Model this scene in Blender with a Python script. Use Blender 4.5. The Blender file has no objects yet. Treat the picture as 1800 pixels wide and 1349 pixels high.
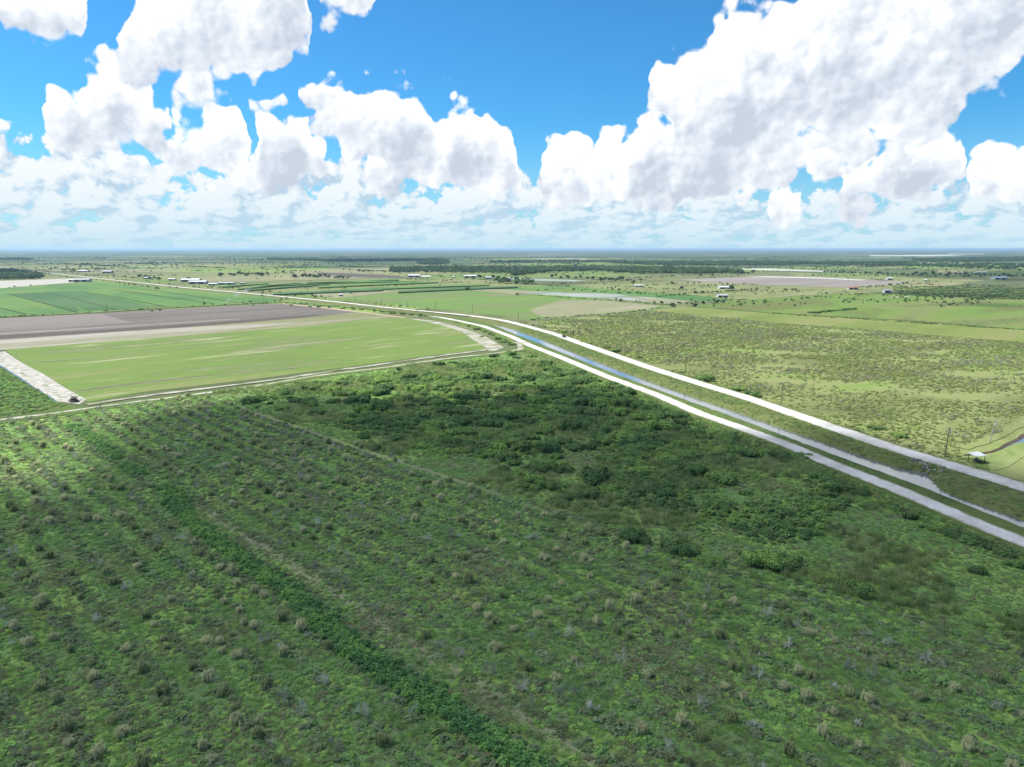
import bpy, bmesh, math, random
import numpy as np
from mathutils import Vector, Matrix
from mathutils.geometry import tessellate_polygon
S = bpy.context.scene
COL = S.collection
rad = math.radians
R = random.Random(7)
NR = np.random.default_rng(11)

# ------------------------------------------------------------------ camera
F, CX, CY, H = 1291.0, 900.0, 674.5, 70.0
PITCH = math.atan((CY - 437.2) / F)
cam = bpy.data.objects.new('camera', bpy.data.cameras.new('camera'))
COL.objects.link(cam); S.camera = cam
cam.data.sensor_width = 36; cam.data.lens = 36 * F / 1800
cam.data.clip_start = 1; cam.data.clip_end = 200000
cam.location = (0, 0, H); cam.rotation_euler = (rad(90) - PITCH, 0, 0)

def raydir(px, py):
    u = (px - CX) / F; v = (CY - py) / F
    return (u, math.cos(PITCH) + v * math.sin(PITCH), -math.sin(PITCH) + v * math.cos(PITCH))
def at(px, py, z=0.0):
    d = raydir(px, py); t = (z - H) / d[2]
    return (d[0] * t, d[1] * t)
def px_scale(x, y, z=0.0):                    # photo pixels per metre at a place
    return F / (y * math.cos(PITCH) + (H - z) * math.sin(PITCH))

# ------------------------------------------------------------------ light
SUN_AZ, SUN_EL = rad(-72), rad(54)            # azimuth from +Y, to the left
SDIR = Vector((math.sin(SUN_AZ) * math.cos(SUN_EL), math.cos(SUN_AZ) * math.cos(SUN_EL), math.sin(SUN_EL)))
sun = bpy.data.objects.new('sun', bpy.data.lights.new('sun', 'SUN'))
COL.objects.link(sun)
sun.data.energy = 4.2; sun.data.angle = rad(0.5); sun.data.color = (1.0, 0.955, 0.88)
sun.rotation_euler = (-SDIR).to_track_quat('-Z', 'Y').to_euler()
sun.location = (0, 0, 300)
S.view_settings.view_transform = 'Standard'; S.view_settings.look = 'None'
S.view_settings.gamma = 1; S.view_settings.exposure = 1.17
S.cycles.max_bounces = 6; S.cycles.diffuse_bounces = 4; S.cycles.glossy_bounces = 2
S.cycles.transparent_max_bounces = 12; S.cycles.volume_bounces = 0
S.cycles.use_denoising = True

# ------------------------------------------------------------------ node helper
class NB:
    def __init__(s, tree):
        s.t = tree; s.n = tree.nodes; s.l = tree.links; s.n.clear()
    def put(s, sock, v):
        if v is None: return
        if isinstance(v, bpy.types.NodeSocket): s.l.new(v, sock)
        elif isinstance(v, (tuple, list)) and sock.type == 'RGBA' and len(v) == 3: sock.default_value = (*v, 1)
        else: sock.default_value = v
    def math(s, op, a, b=None, c=None, clamp=False):
        m = s.n.new('ShaderNodeMath'); m.operation = op; m.use_clamp = clamp
        s.put(m.inputs[0], a); s.put(m.inputs[1], b)
        if c is not None: s.put(m.inputs[2], c)
        return m.outputs[0]
    def vm(s, op, a, b=None, c=None, scale=None):
        m = s.n.new('ShaderNodeVectorMath'); m.operation = op
        s.put(m.inputs[0], a)
        if b is not None: s.put(m.inputs[1], b)
        if c is not None: s.put(m.inputs[2], c)
        if scale is not None: s.put(m.inputs['Scale'], scale)
        return m.outputs['Value'] if op in ('LENGTH', 'DOT_PRODUCT', 'DISTANCE') else m.outputs['Vector']
    def sep(s, v):
        m = s.n.new('ShaderNodeSeparateXYZ'); s.put(m.inputs[0], v); return m.outputs
    def comb(s, x=0.0, y=0.0, z=0.0):
        m = s.n.new('ShaderNodeCombineXYZ')
        for i, v in enumerate((x, y, z)): s.put(m.inputs[i], v)
        return m.outputs[0]
    def noise(s, v, scale=1.0, detail=4.0, rough=0.55, dist=0.0, color=False, lac=2.0):
        m = s.n.new('ShaderNodeTexNoise'); s.put(m.inputs['Vector'], v)
        m.inputs['Scale'].default_value = scale; m.inputs['Detail'].default_value = detail
        m.inputs['Roughness'].default_value = rough; m.inputs['Distortion'].default_value = dist
        m.inputs['Lacunarity'].default_value = lac
        return m.outputs['Color' if color else 'Fac']
    def voro(s, v, scale=1.0, detail=0.0, out='Distance', feature='F1', smooth=None, rough=0.5):
        m = s.n.new('ShaderNodeTexVoronoi'); m.feature = feature; s.put(m.inputs['Vector'], v)
        m.inputs['Scale'].default_value = scale; m.inputs['Detail'].default_value = detail
        m.inputs['Roughness'].default_value = rough
        m.normalize = True
        if smooth is not None: m.inputs['Smoothness'].default_value = smooth
        return m.outputs[out]
    def smooth(s, x, a, b, lo=0.0, hi=1.0):
        m = s.n.new('ShaderNodeMapRange'); m.interpolation_type = 'SMOOTHSTEP'
        s.put(m.inputs['Value'], x); s.put(m.inputs['From Min'], a); s.put(m.inputs['From Max'], b)
        s.put(m.inputs['To Min'], lo); s.put(m.inputs['To Max'], hi); return m.outputs[0]
    def lin(s, x, a, b, lo=0.0, hi=1.0, clamp=True):
        m = s.n.new('ShaderNodeMapRange'); m.clamp = clamp
        s.put(m.inputs['Value'], x); s.put(m.inputs['From Min'], a); s.put(m.inputs['From Max'], b)
        s.put(m.inputs['To Min'], lo); s.put(m.inputs['To Max'], hi); return m.outputs[0]
    def mix(s, f, a, b, blend='MIX'):
        m = s.n.new('ShaderNodeMix'); m.data_type = 'RGBA'; m.blend_type = blend
        s.put(m.inputs['Factor'], f); s.put(m.inputs['A'], a); s.put(m.inputs['B'], b)
        i = [k for k in m.inputs if k.type == 'RGBA']; s.put(i[0], a); s.put(i[1], b)
        return [k for k in m.outputs if k.type == 'RGBA'][0]
    def ramp(s, f, stops, interp='LINEAR'):
        m = s.n.new('ShaderNodeValToRGB'); s.put(m.inputs[0], f); cr = m.color_ramp; cr.interpolation = interp
        while len(cr.elements) < len(stops): cr.elements.new(0.5)
        for e, (p, c) in zip(cr.elements, stops): e.position = p; e.color = (*c, 1)
        return m.outputs[0]
    def curve(s, x, pts):
        m = s.n.new('ShaderNodeFloatCurve'); s.put(m.inputs['Value'], x); m.inputs['Factor'].default_value = 1
        mp = m.mapping; mp.extend = 'HORIZONTAL'; mp.use_clip = False; c = mp.curves[0]
        c.points[0].location = pts[0]; c.points[1].location = pts[-1]
        for p in pts[1:-1]: c.points.new(*p)
        for p in c.points: p.handle_type = 'VECTOR'
        mp.update(); return m.outputs[0]

# ------------------------------------------------------------------ world: Nishita sky with cumulus clouds by direction
def build_world():
    w = bpy.data.worlds.new('World'); S.world = w; w.use_nodes = True
    b = NB(w.node_tree)
    tc = b.n.new('ShaderNodeTexCoord'); D0 = b.vm('NORMALIZE', tc.outputs['Generated'])
    sky = b.n.new('ShaderNodeTexSky'); sky.sky_type = 'NISHITA'; sky.sun_disc = False
    sky.sun_elevation = SUN_EL; sky.sun_rotation = SUN_AZ
    sky.air_density = 1.0; sky.dust_density = 0.3; sky.ozone_density = 2.0; sky.altitude = 70
    x, y, z = b.sep(D0)
    skyc = b.vm('SCALE', sky.outputs[0], scale=0.055)
    skyc = b.vm('MULTIPLY', skyc, (0.30, 0.86, 1.22))
    K = 0.435                                    # radiance of sunlit cloud
    n1 = b.noise(D0, 9.0, 9.0, 0.58, color=True)
    nv = b.vm('SUBTRACT', n1, (0.5, 0.5, 0.5))
    nx, ny, nz = b.sep(nv)
    D1 = b.vm('ADD', D0, b.vm('SCALE', nv, scale=0.03))
    vb = b.voro(D1, 15.0, 2.0, rough=0.5)        # billows
    LD = Vector((-0.82, -0.25, 0.55)).normalized() * 0.014
    vb2 = b.voro(b.vm('ADD', D1, tuple(LD)), 15.0, 2.0, rough=0.5)
    relief = b.math('SUBTRACT', vb2, vb)
    n2 = b.noise(b.vm('ADD', D0, tuple(LD * 1.6)), 9.0, 5.0, 0.55)
    n2b = b.noise(D0, 9.0, 5.0, 0.55)
    relief2 = b.math('SUBTRACT', n2b, n2)
    n3 = b.noise(D0, 5.5, 3.0, 0.5)
    n3b = b.noise(b.vm('ADD', D0, tuple(LD * 2.5)), 5.5, 3.0, 0.5)
    relief3 = b.math('SUBTRACT', n3, n3b)
    n4 = b.noise(D0, 26.0, 6.0, 0.6); n4b = b.noise(b.vm('ADD', D0, tuple(LD * .55)), 26.0, 4.0, 0.6)
    relief4 = b.math('SUBTRACT', n4, n4b)
    vc = b.voro(D1, 44.0, 1.0, rough=0.5); vc2 = b.voro(b.vm('ADD', D1, tuple(LD * .4)), 44.0, 1.0, rough=0.5); relief5 = b.math('SUBTRACT', vc2, vc)
    az = b.math('ADD', b.math('ARCTAN2', x, y), b.math('MULTIPLY', nx, 0.050))
    el = b.math('ADD', b.math('ARCSINE', z), b.math('MULTIPLY', ny, 0.045))
    azn = b.math('MULTIPLY_ADD', az, 1 / 1.4, 0.5)
    def curves(segs):
        T, B = [(0.0, -0.05), (0.02, -0.05)], [(0.0, 0.6), (0.02, 0.6)]
        segs = sorted(segs, key=lambda q: q[0][0])
        for sg in segs:
            P = []
            for px, yt, yb in sg:
                e = []
                for yy in (yt, yb):
                    d = raydir(px, yy); l = math.sqrt(sum(c * c for c in d))
                    e.append((math.atan2(d[0], d[1]), math.asin(d[2] / l)))
                P.append(((e[0][0] / 1.4 + .5), e[0][1], (e[1][0] / 1.4 + .5), e[1][1]))
            m0 = (P[0][1] + P[0][3]) / 2; m1 = (P[-1][1] + P[-1][3]) / 2
            P = [(P[0][0] - .006, m0 - .06, P[0][2] - .006, m0 + .06)] + P + [(P[-1][0] + .006, m1 - .06, P[-1][2] + .006, m1 + .06)]
            for a, t, a2, bb in P:
                if a > T[-1][0] + .0015: T.append((a, t))
                if a2 > B[-1][0] + .0015: B.append((a2, bb))
        T += [(max(.985, T[-1][0] + .002), -0.05), (1.0, -0.05)]; B += [(max(.985, B[-1][0] + .002), 0.6), (1.0, 0.6)]
        return b.curve(azn, T), b.curve(azn, B)
    GA = [[(8, 18, 32), (30, -5, 45), (60, -30, 62), (115, -12, 52), (150, 30, 42)],
          [(165, 48, 62), (185, 45, 60)],
          [(200, 50, 95), (215, 20, 112), (228, -60, 122), (320, -120, 140), (350, -120, 160), (415, -120, 163), (450, -120, 148), (475, -120, 105), (520, -120, 88), (538, 0, 75)],
          [(553, -15, 4), (600, -20, 16), (650, -15, 5)],
          [(1142, 160, 172), (1165, 152, 190), (1190, 138, 320), (1225, 115, 330), (1255, 58, 330), (1275, 22, 325), (1310, 5, 320), (1400, -30, 290), (1430, -80, 282), (1550, -260, 268), (1620, -260, 226), (1700, -260, 170), (1760, -260, 140), (1830, -260, 60), (1900, -260, 0), (2040, -300, -40)]]
    GB = [[(84, 152, 200), (95, 138, 255), (140, 138, 262), (152, 112, 262), (180, 104, 262), (218, 110, 262), (252, 132, 262), (266, 155, 260), (285, 190, 250), (296, 210, 230)],
          [(440, 178, 185), (470, 182, 196), (500, 180, 196)],
          [(518, 165, 190), (545, 140, 216), (580, 133, 234), (606, 138, 256), (640, 128, 266), (665, 152, 272), (692, 176, 275), (725, 176, 276), (762, 190, 272), (776, 235, 262)],
          [(1080, 285, 345), (1110, 255, 350), (1130, 220, 350), (1165, 192, 350), (1200, 180, 345), (1400, 200, 318), (1470, 252, 305), (1480, 260, 290)],
          [(1702, 290, 345), (1740, 268, 350), (1780, 262, 350), (1810, 245, 350), (1900, 220, 350)]]
    GC = [[(266, 240, 250), (300, 222, 268), (345, 232, 285), (362, 203, 300), (380, 199, 300), (410, 199, 300), (426, 214, 298), (434, 255, 290)],
          [(442, 255, 290), (452, 220, 302), (466, 207, 306), (488, 228, 308), (506, 214, 308), (530, 213, 306), (540, 250, 306), (560, 254, 304), (578, 280, 296)],
          [(650, 268, 325), (780, 205, 330), (800, 193, 330), (825, 190, 330), (838, 204, 330), (846, 228, 330), (862, 224, 330), (880, 240, 330), (903, 252, 330), (911, 305, 325)],
          [(915, 328, 345), (955, 292, 345), (965, 268, 345), (985, 262, 345), (1008, 280, 345), (1040, 270, 345), (1062, 248, 345), (1088, 250, 345), (1100, 270, 345)],
          [(1346, 335, 355), (1362, 325, 362), (1385, 335, 362), (1410, 350, 362)],
          [(1425, 345, 358), (1475, 322, 358), (1490, 300, 356), (1530, 285, 352), (1556, 262, 350), (1580, 250, 348), (1600, 262, 346), (1645, 242, 344), (1690, 238, 330), (1700, 290, 310)]]
    BAND = [[(-60, 240, 470), (0, 246, 470), (15, 252, 470), (45, 264, 470), (90, 264, 470), (102, 244, 470), (225, 250, 470), (265, 290, 470), (320, 300, 470), (440, 300, 470), (560, 292, 470), (600, 274, 470), (622, 280, 470), (640, 305, 470), (700, 318, 470), (830, 318, 470), (905, 312, 470), (960, 318, 470), (1100, 318, 470), (1270, 322, 470), (1300, 348, 470), (1420, 350, 470), (1700, 335, 470), (1860, 330, 470)]]
    # far band: rows of small cumulus flattening towards the horizon
    ez = b.math('MAXIMUM', z, 0.004)
    lg = b.math('MULTIPLY', b.math('LOGARITHM', b.math('ADD', ez, 0.022), math.e), 0.125)
    bv = b.comb(b.math('ARCTAN2', x, y), lg, 0.3)
    bv = b.vm('ADD', bv, b.vm('SCALE', nv, scale=0.05))
    bn = b.noise(bv, 13.0, 8.0, 0.60)
    bO = (-0.010, 0.012, 0.0)
    bn2 = b.noise(b.vm('ADD', bv, bO), 13.0, 4.0, 0.55)
    bw = b.voro(bv, 21.0, 3.0, rough=0.6); bw2 = b.voro(b.vm('ADD', bv, bO), 21.0, 3.0, rough=0.6)
    bT, bB = curves(BAND)
    bd = b.math('SUBTRACT', bT, el)
    cov = b.math('ADD', b.math('MULTIPLY', b.math('SUBTRACT', bn, 0.5), 0.22), b.math('MULTIPLY', b.math('SUBTRACT', 0.33, bw), 0.36))
    cov = b.math('ADD', cov, b.math('MINIMUM', b.math('MULTIPLY', bd, 2.2), 0.030))
    ba = b.smooth(cov, -0.006, 0.015)
    bl = b.math('ADD', b.math('MULTIPLY', b.math('SUBTRACT', bn, bn2), 3.4), 0.54)
    bl = b.math('ADD', bl, b.math('MULTIPLY', b.math('SUBTRACT', bw2, bw), 3.0))
    bl = b.math('ADD', bl, b.math('MULTIPLY', b.math('SUBTRACT', 0.32, bw), 1.6))
    bcol = b.ramp(bl, [(0.15, (0.50, 0.63, 0.79)), (0.42, (0.78, 0.86, 0.93)), (0.72, (1.02, 1.02, 1.02))])
    bcol = b.vm('SCALE', bcol, scale=K * 1.05)
    col = b.mix(ba, skyc, bcol)
    # whitish air close to the horizon
    hz = b.math('POWER', b.lin(z, 0.0, 0.17, 1.0, 0.0), 1.9)
    col = b.mix(b.math('MULTIPLY', hz, 0.92), col, (0.56 * K, 0.80 * K, 0.94 * K))
    def layer(col, segs, amp, thick, sharp):
        T, B = curves(segs)
        up = b.math('SUBTRACT', T, el); dn = b.math('SUBTRACT', el, B)
        d = b.math('MINIMUM', up, b.math('MULTIPLY', dn, 1.0))
        dd = b.math('ADD', d, b.math('MULTIPLY', b.math('SUBTRACT', 0.345, vb), amp * 8))
        dd = b.math('ADD', dd, b.math('MULTIPLY', nz, amp * 0.6))
        dd = b.math('ADD', dd, b.math('MULTIPLY', b.math('SUBTRACT', 0.33, vc), amp * 2.2))
        a = b.smooth(dd, -0.002, sharp)
        h = b.math('DIVIDE', dn, b.math('MAXIMUM', b.math('ADD', up, dn), 0.02))
        thin = b.math('SUBTRACT', 1.0, b.smooth(dd, 0.0, thick))
        L = b.math('MULTIPLY', b.smooth(h, 0.05, 0.95), 0.58)
        L = b.math('ADD', L, b.math('MULTIPLY', thin, 0.26))
        for rl, kk in ((relief, 1.7), (relief2, 1.3), (relief3, 1.3), (relief4, 0.9), (relief5, 0.75)): L = b.math('ADD', L, b.math('MULTIPLY', rl, kk))
        L = b.math('ADD', L, 0.10)
        c = b.ramp(L, [(0.05, (0.56, 0.63, 0.73)), (0.32, (0.74, 0.80, 0.88)), (0.55, (0.93, 0.96, 0.99)), (0.85, (1.10, 1.10, 1.10))])
        return b.mix(a, col, b.vm('SCALE', c, scale=K * 1.10))
    col = layer(col, GC, 0.019, 0.05, 0.006)
    col = layer(col, GB, 0.021, 0.06, 0.007)
    col = layer(col, GA, 0.027, 0.09, 0.011)
    # the rest of the sky dome (out of the frame): scattered cumulus seen from below
    pz = b.math('MAXIMUM', b.math('ADD', z, 0.08), 0.05)
    pv = b.comb(b.math('DIVIDE', x, pz), b.math('DIVIDE', y, pz), 1.7)
    gn = b.noise(pv, 1.3, 6.0, 0.6)
    ga = b.smooth(gn, 0.50, 0.60)
    azr = b.math('ABSOLUTE', b.math('ARCTAN2', x, y))
    win = b.math('MAXIMUM', b.smooth(azr, 0.66, 0.74), b.smooth(z, 0.36, 0.44))
    win = b.math('MULTIPLY', win, b.smooth(z, 0.0, 0.06))
    gcol = b.vm('SCALE', b.ramp(gn, [(0.5, (1, 1, 1)), (0.72, (0.70, 0.75, 0.83))]), scale=K)
    col = b.mix(b.math('MULTIPLY', ga, win), col, gcol)
    bg = b.n.new('ShaderNodeBackground'); b.put(bg.inputs[0], col); bg.inputs[1].default_value = 1.0
    out = b.n.new('ShaderNodeOutputWorld'); b.l.new(bg.outputs[0], out.inputs[0])
    w.cycles.sampling_method = 'MANUAL'; w.cycles.sample_map_resolution = 512
build_world()

# ------------------------------------------------------------------ object helpers
def tag(o, label=None, cat=None, group=None, kind=None):
    if label: o['label'] = label
    if cat: o['category'] = cat
    if group: o['group'] = group
    if kind: o['kind'] = kind
    return o
def link(o, parent=None):
    COL.objects.link(o)
    if parent: o.parent = parent
    return o
def empty(name, loc=(0, 0, 0), rz=0.0):
    o = bpy.data.objects.new(name, None); o.location = loc; o.rotation_euler = (0, 0, rz); o.empty_display_size = 0.5
    return link(o)
def mesh_np(name, V, Fq, mat=None, nper=4):
    me = bpy.data.meshes.new(name); V = np.asarray(V, np.float32); Fq = np.asarray(Fq, np.int32)
    me.vertices.add(len(V)); me.vertices.foreach_set('co', V.ravel())
    me.loops.add(Fq.size); me.loops.foreach_set('vertex_index', Fq.ravel())
    me.polygons.add(len(Fq)); me.polygons.foreach_set('loop_start', np.arange(len(Fq), dtype=np.int32) * Fq.shape[1])
    me.update(calc_edges=True); me.validate()
    if mat: me.materials.append(mat)
    return me
def obj(name, me, parent=None, mat=None):
    if mat: me.materials.append(mat)
    return link(bpy.data.objects.new(name, me), parent)
class MB:                                     # boxes, tubes and prisms collected into one mesh
    def __init__(s): s.v = []; s.f = []
    def add(s, vs, fs):
        n = len(s.v); s.v += [tuple(v) for v in vs]; s.f += [tuple(i + n for i in f) for f in fs]; return s
    def box(s, x0, x1, y0, y1, z0, z1):
        return s.add([(x0,y0,z0),(x1,y0,z0),(x1,y1,z0),(x0,y1,z0),(x0,y0,z1),(x1,y0,z1),(x1,y1,z1),(x0,y1,z1)],
                     [(0,3,2,1),(4,5,6,7),(0,1,5,4),(1,2,6,5),(2,3,7,6),(3,0,4,7)])
    def tube(s, a, b, r0, r1=None, n=8, caps=True):
        a = Vector(a); b = Vector(b); r1 = r0 if r1 is None else r1; d = (b - a).normalized()
        u = d.orthogonal().normalized(); w = d.cross(u); vs = []
        for p, r in ((a, r0), (b, r1)):
            vs += [p + (u * math.cos(2*math.pi*k/n) + w * math.sin(2*math.pi*k/n)) * r for k in range(n)]
        fs = [(k, (k+1) % n, n + (k+1) % n, n + k) for k in range(n)]
        if caps: fs += [tuple(range(n-1, -1, -1)), tuple(range(n, 2*n))]
        return s.add(vs, fs)
    def build(s, name, mat, parent=None, loc=None, smooth=False):
        me = bpy.data.meshes.new(name); me.from_pydata(s.v, [], s.f); me.update()
        if smooth:
            for p in me.polygons: p.use_smooth = True
        o = obj(name, me, parent, mat)
        if loc: o.location = loc
        return o

# ------------------------------------------------------------------ materials
ROT = rad(44)                                 # the land survey grid of the place runs at 44 degrees
def newmat(name):
    m = bpy.data.materials.new(name); m.use_nodes = True; return m, NB(m.node_tree)
def finish(m, b, color, rough=0.9, spec=0.2, metal=0.0, bump=None, trans=None, normal=None, alpha=None):
    out = b.n.new('ShaderNodeOutputMaterial')
    p = b.n.new('ShaderNodeBsdfPrincipled'); b.put(p.inputs['Base Color'], color)
    b.put(p.inputs['Roughness'], rough); p.inputs['Specular IOR Level'].default_value = spec; p.inputs['Metallic'].default_value = metal
    if alpha is not None: b.put(p.inputs['Alpha'], alpha)
    if bump is not None:
        bn = b.n.new('ShaderNodeBump'); bn.inputs['Distance'].default_value = bump[1]; bn.inputs['Strength'].default_value = bump[2] if len(bump) > 2 else 1.0
        b.put(bn.inputs['Height'], bump[0]); b.l.new(bn.outputs[0], p.inputs['Normal'])
    sh = p.outputs[0]
    if trans:
        t = b.n.new('ShaderNodeBsdfTranslucent'); b.put(t.inputs[0], color)
        mx = b.n.new('ShaderNodeMixShader'); mx.inputs[0].default_value = trans
        b.l.new(p.outputs[0], mx.inputs[1]); b.l.new(t.outputs[0], mx.inputs[2]); sh = mx.outputs[0]
    b.l.new(sh, out.inputs[0]); return m
def plain(name, c, rough=0.7, metal=0.0, var=0.25, scale=3.0, spec=0.3):
    m, b = newmat(name); g = b.n.new('ShaderNodeTexCoord')
    n = b.noise(g.outputs['Object'], scale, 5, 0.6)
    k = b.lin(n, 0.3, 0.7, 1 - var, 1 + var)
    return finish(m, b, b.vm('SCALE', b.mix(0.0, (*c, 1), (*c, 1)), scale=k), rough, spec, metal)
def gpos(b, ang=ROT):                         # world position turned onto the survey grid
    g = b.n.new('ShaderNodeNewGeometry')
    mp = b.n.new('ShaderNodeVectorRotate'); mp.rotation_type = 'Z_AXIS'; mp.inputs['Angle'].default_value = -ang
    b.l.new(g.outputs['Position'], mp.inputs['Vector']); return mp.outputs[0]
def field_mat(name, stops, scale=0.02, stretch=(0.25, 1.0), grain=0.18, gscale=0.35, stripe=None, patches=None, ang=ROT, rough=0.95, rand=0.0):
    """stops: colours from dry to lush; stretch: (along, across) the survey grid; stripe: (period, strength, colour, axis)."""
    m, b = newmat(name); P = gpos(b, ang)
    v = b.vm('MULTIPLY', P, (stretch[0], stretch[1], 1.0))
    n = b.noise(v, scale, 7, 0.62, 0.4)
    n2 = b.noise(b.vm('MULTIPLY', P, (stretch[0] * 1.4, stretch[1], 1)), gscale, 4, 0.65)
    f = b.math('ADD', b.math('MULTIPLY', n, 0.72), b.math('MULTIPLY', n2, 0.28))
    k = len(stops)
    c = b.ramp(f, [(0.41 + 0.18 * i / (k - 1), tuple(v * .83 for v in q)) for i, q in enumerate(stops)])
    if stripe:
        sx = b.sep(P)[stripe[3]]
        wv = b.math('SINE', b.math('ADD', b.math('MULTIPLY', sx, 2 * math.pi / stripe[0]), b.math('MULTIPLY', n, 2.0)))
        c = b.mix(b.math('MULTIPLY', b.smooth(wv, 0.0, 0.9), stripe[1]), c, stripe[2])
    if patches:                                # (colour, scale, lo, hi, along, across)
        pn = b.noise(b.vm('MULTIPLY', P, (patches[4], patches[5], 1)), patches[1], 6, 0.65, 0.3)
        c = b.mix(b.smooth(pn, patches[2], patches[3]), c, patches[0])
    gr = b.noise(P, gscale * 4, 3, 0.7)
    c = b.vm('SCALE', c, scale=b.lin(gr, 0.3, 0.7, 1 - grain, 1 + grain))
    return finish(m, b, c, rough, 0.1, bump=(gr, 0.25, 0.5))
def leaf_mat(name, stops, pscale=0.03, trans=0.25, var=0.3, rw=.25, fine=0.8):
    m, b = newmat(name); g = b.n.new('ShaderNodeNewGeometry'); oi = b.n.new('ShaderNodeObjectInfo')
    n = b.noise(g.outputs['Position'], pscale, 5, 0.6, 0.3)
    f = b.math('ADD', b.math('MULTIPLY', n, 1 - rw), b.math('MULTIPLY', oi.outputs['Random'], rw))
    k = len(stops); c = b.ramp(f, [(0.40 + 0.20 * i / (k - 1), q) for i, q in enumerate(stops)])
    r = b.math('ADD', b.math('MULTIPLY', oi.outputs['Random'], var), 1 - var / 2)
    lf = b.noise(g.outputs['Position'], fine, 3, 0.7)
    c = b.vm('SCALE', c, scale=b.math('MULTIPLY', r, b.lin(lf, 0.3, 0.7, 0.78, 1.22)))
    return finish(m, b, c, 0.75, 0.15, trans=trans)

M_bush = leaf_mat('bush_leaf', [(0.119, 0.21, 0.077), (0.147, 0.251, 0.083), (0.189, 0.306, 0.094), (0.252, 0.386, 0.099)], 0.05, trans=.4, rw=.12, var=.22)
M_weed = leaf_mat('weed_leaf', [(0.301, 0.314, 0.165), (0.276, 0.349, 0.156), (0.224, 0.365, 0.131), (0.287, 0.457, 0.14), (0.375, 0.571, 0.14), (0.224, 0.389, 0.131)], 0.055, trans=.5)
M_lush = leaf_mat('lush_leaf', [(0.102, 0.232, 0.081), (0.143, 0.301, 0.09), (0.211, 0.378, 0.1)], 0.08, trans=.4)
M_tuft = leaf_mat('tuft_blade', [(0.315, 0.381, 0.171), (0.41, 0.453, 0.225), (0.504, 0.515, 0.297)], 0.05, fine=0.5, trans=.45, rw=.4)
M_twig = leaf_mat('twig_bark', [(.32, .31, .25), (.43, .415, .34), (.53, .51, .43)], 0.05, trans=0.0)
M_reed = leaf_mat('reed_blade', [(0.227, 0.312, 0.115), (0.287, 0.369, 0.137), (0.36, 0.394, 0.175)], 0.03, trans=0.5)
M_scrub = leaf_mat('scrub_leaf', [(0.208, 0.259, 0.095), (0.261, 0.312, 0.113), (0.31, 0.346, 0.143), (0.243, 0.327, 0.096)], 0.02, trans=0.45)
M_tree = leaf_mat('tree_leaf', [(0.051, 0.099, 0.043), (0.075, 0.135, 0.051), (0.107, 0.177, 0.06)], 0.01, trans=0.35)
M_bark = plain('bark', (.10, .08, .06))

# ------------------------------------------------------------------ base ground
def ground_mat():
    m, b = newmat('farmland'); P = gpos(b)
    g = b.n.new('ShaderNodeNewGeometry'); X, Y, Z = b.sep(g.outputs['Position'])
    w = b.vm('ADD', P, b.vm('SCALE', b.noise(P, 0.0012, 2, 0.5, color=True), scale=220.0))
    cell = b.voro(b.vm('MULTIPLY', w, (1.0, 1.8, 0.0)), 0.0017, 0, 'Color')
    cr = b.sep(cell)[0]
    c = b.ramp(cr, [(0.0, (.095, .110, .048)), (0.18, (.125, .140, .058)), (0.34, (.068, .088, .038)), (0.50, (.150, .150, .080)), (0.66, (.095, .135, .040)), (0.78, (.180, .165, .120)), (0.86, (.065, .080, .036)), (.94, (.120, .170, .045))], 'CONSTANT')
    n = b.noise(b.vm('MULTIPLY', P, (0.5, 1, 0)), 0.02, 7, 0.62)
    c = b.mix(b.smooth(n, 0.40, 0.60), c, b.vm('SCALE', c, scale=1.35))
    fr = b.noise(b.vm('MULTIPLY', P, (0.6, 1, 0)), 0.0011, 6, 0.58)
    dist = b.vm('LENGTH', b.comb(X, Y, 0.0))
    th = b.lin(dist, 1300.0, 6000.0, 0.64, 0.41)
    fm = b.smooth(b.math('SUBTRACT', fr, th), -0.004, 0.012)
    tn = b.noise(P, 0.03, 4, 0.7)
    forest = b.ramp(tn, [(0.38, (.026, .046, .022)), (0.62, (.080, .110, .048))])
    c = b.mix(fm, c, forest)
    ln = b.noise(b.vm('MULTIPLY', P, (0.25, 1.6, 0)), 0.0016, 3, 0.5)           # pale sandy strips far off
    c = b.mix(b.math('MULTIPLY', b.smooth(ln, 0.66, 0.69), b.smooth(dist, 2500.0, 4500.0)), c, (.34, .33, .29))
    gr = b.noise(P, 0.6, 4, 0.7)
    c = b.vm('SCALE', c, scale=b.lin(gr, 0.3, 0.7, 0.82, 1.18))
    return finish(m, b, c, 0.95, 0.1)
xs = [-90000, -40000, -15000, -6000, -2500, -1000, -400, 0, 400, 1000, 2500, 6000, 15000, 40000, 90000]
ys = [-400, 0, 200, 500, 1000, 2000, 4000, 8000, 16000, 32000, 64000, 110000]
V = [(x, y, 0) for y in ys for x in xs]; nx_ = len(xs)
Fq = [(j*nx_+i, j*nx_+i+1, (j+1)*nx_+i+1, (j+1)*nx_+i) for j in range(len(ys)-1) for i in range(nx_-1)]
tag(obj('ground', mesh_np('ground', V, Fq, ground_mat())), kind='structure')

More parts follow.
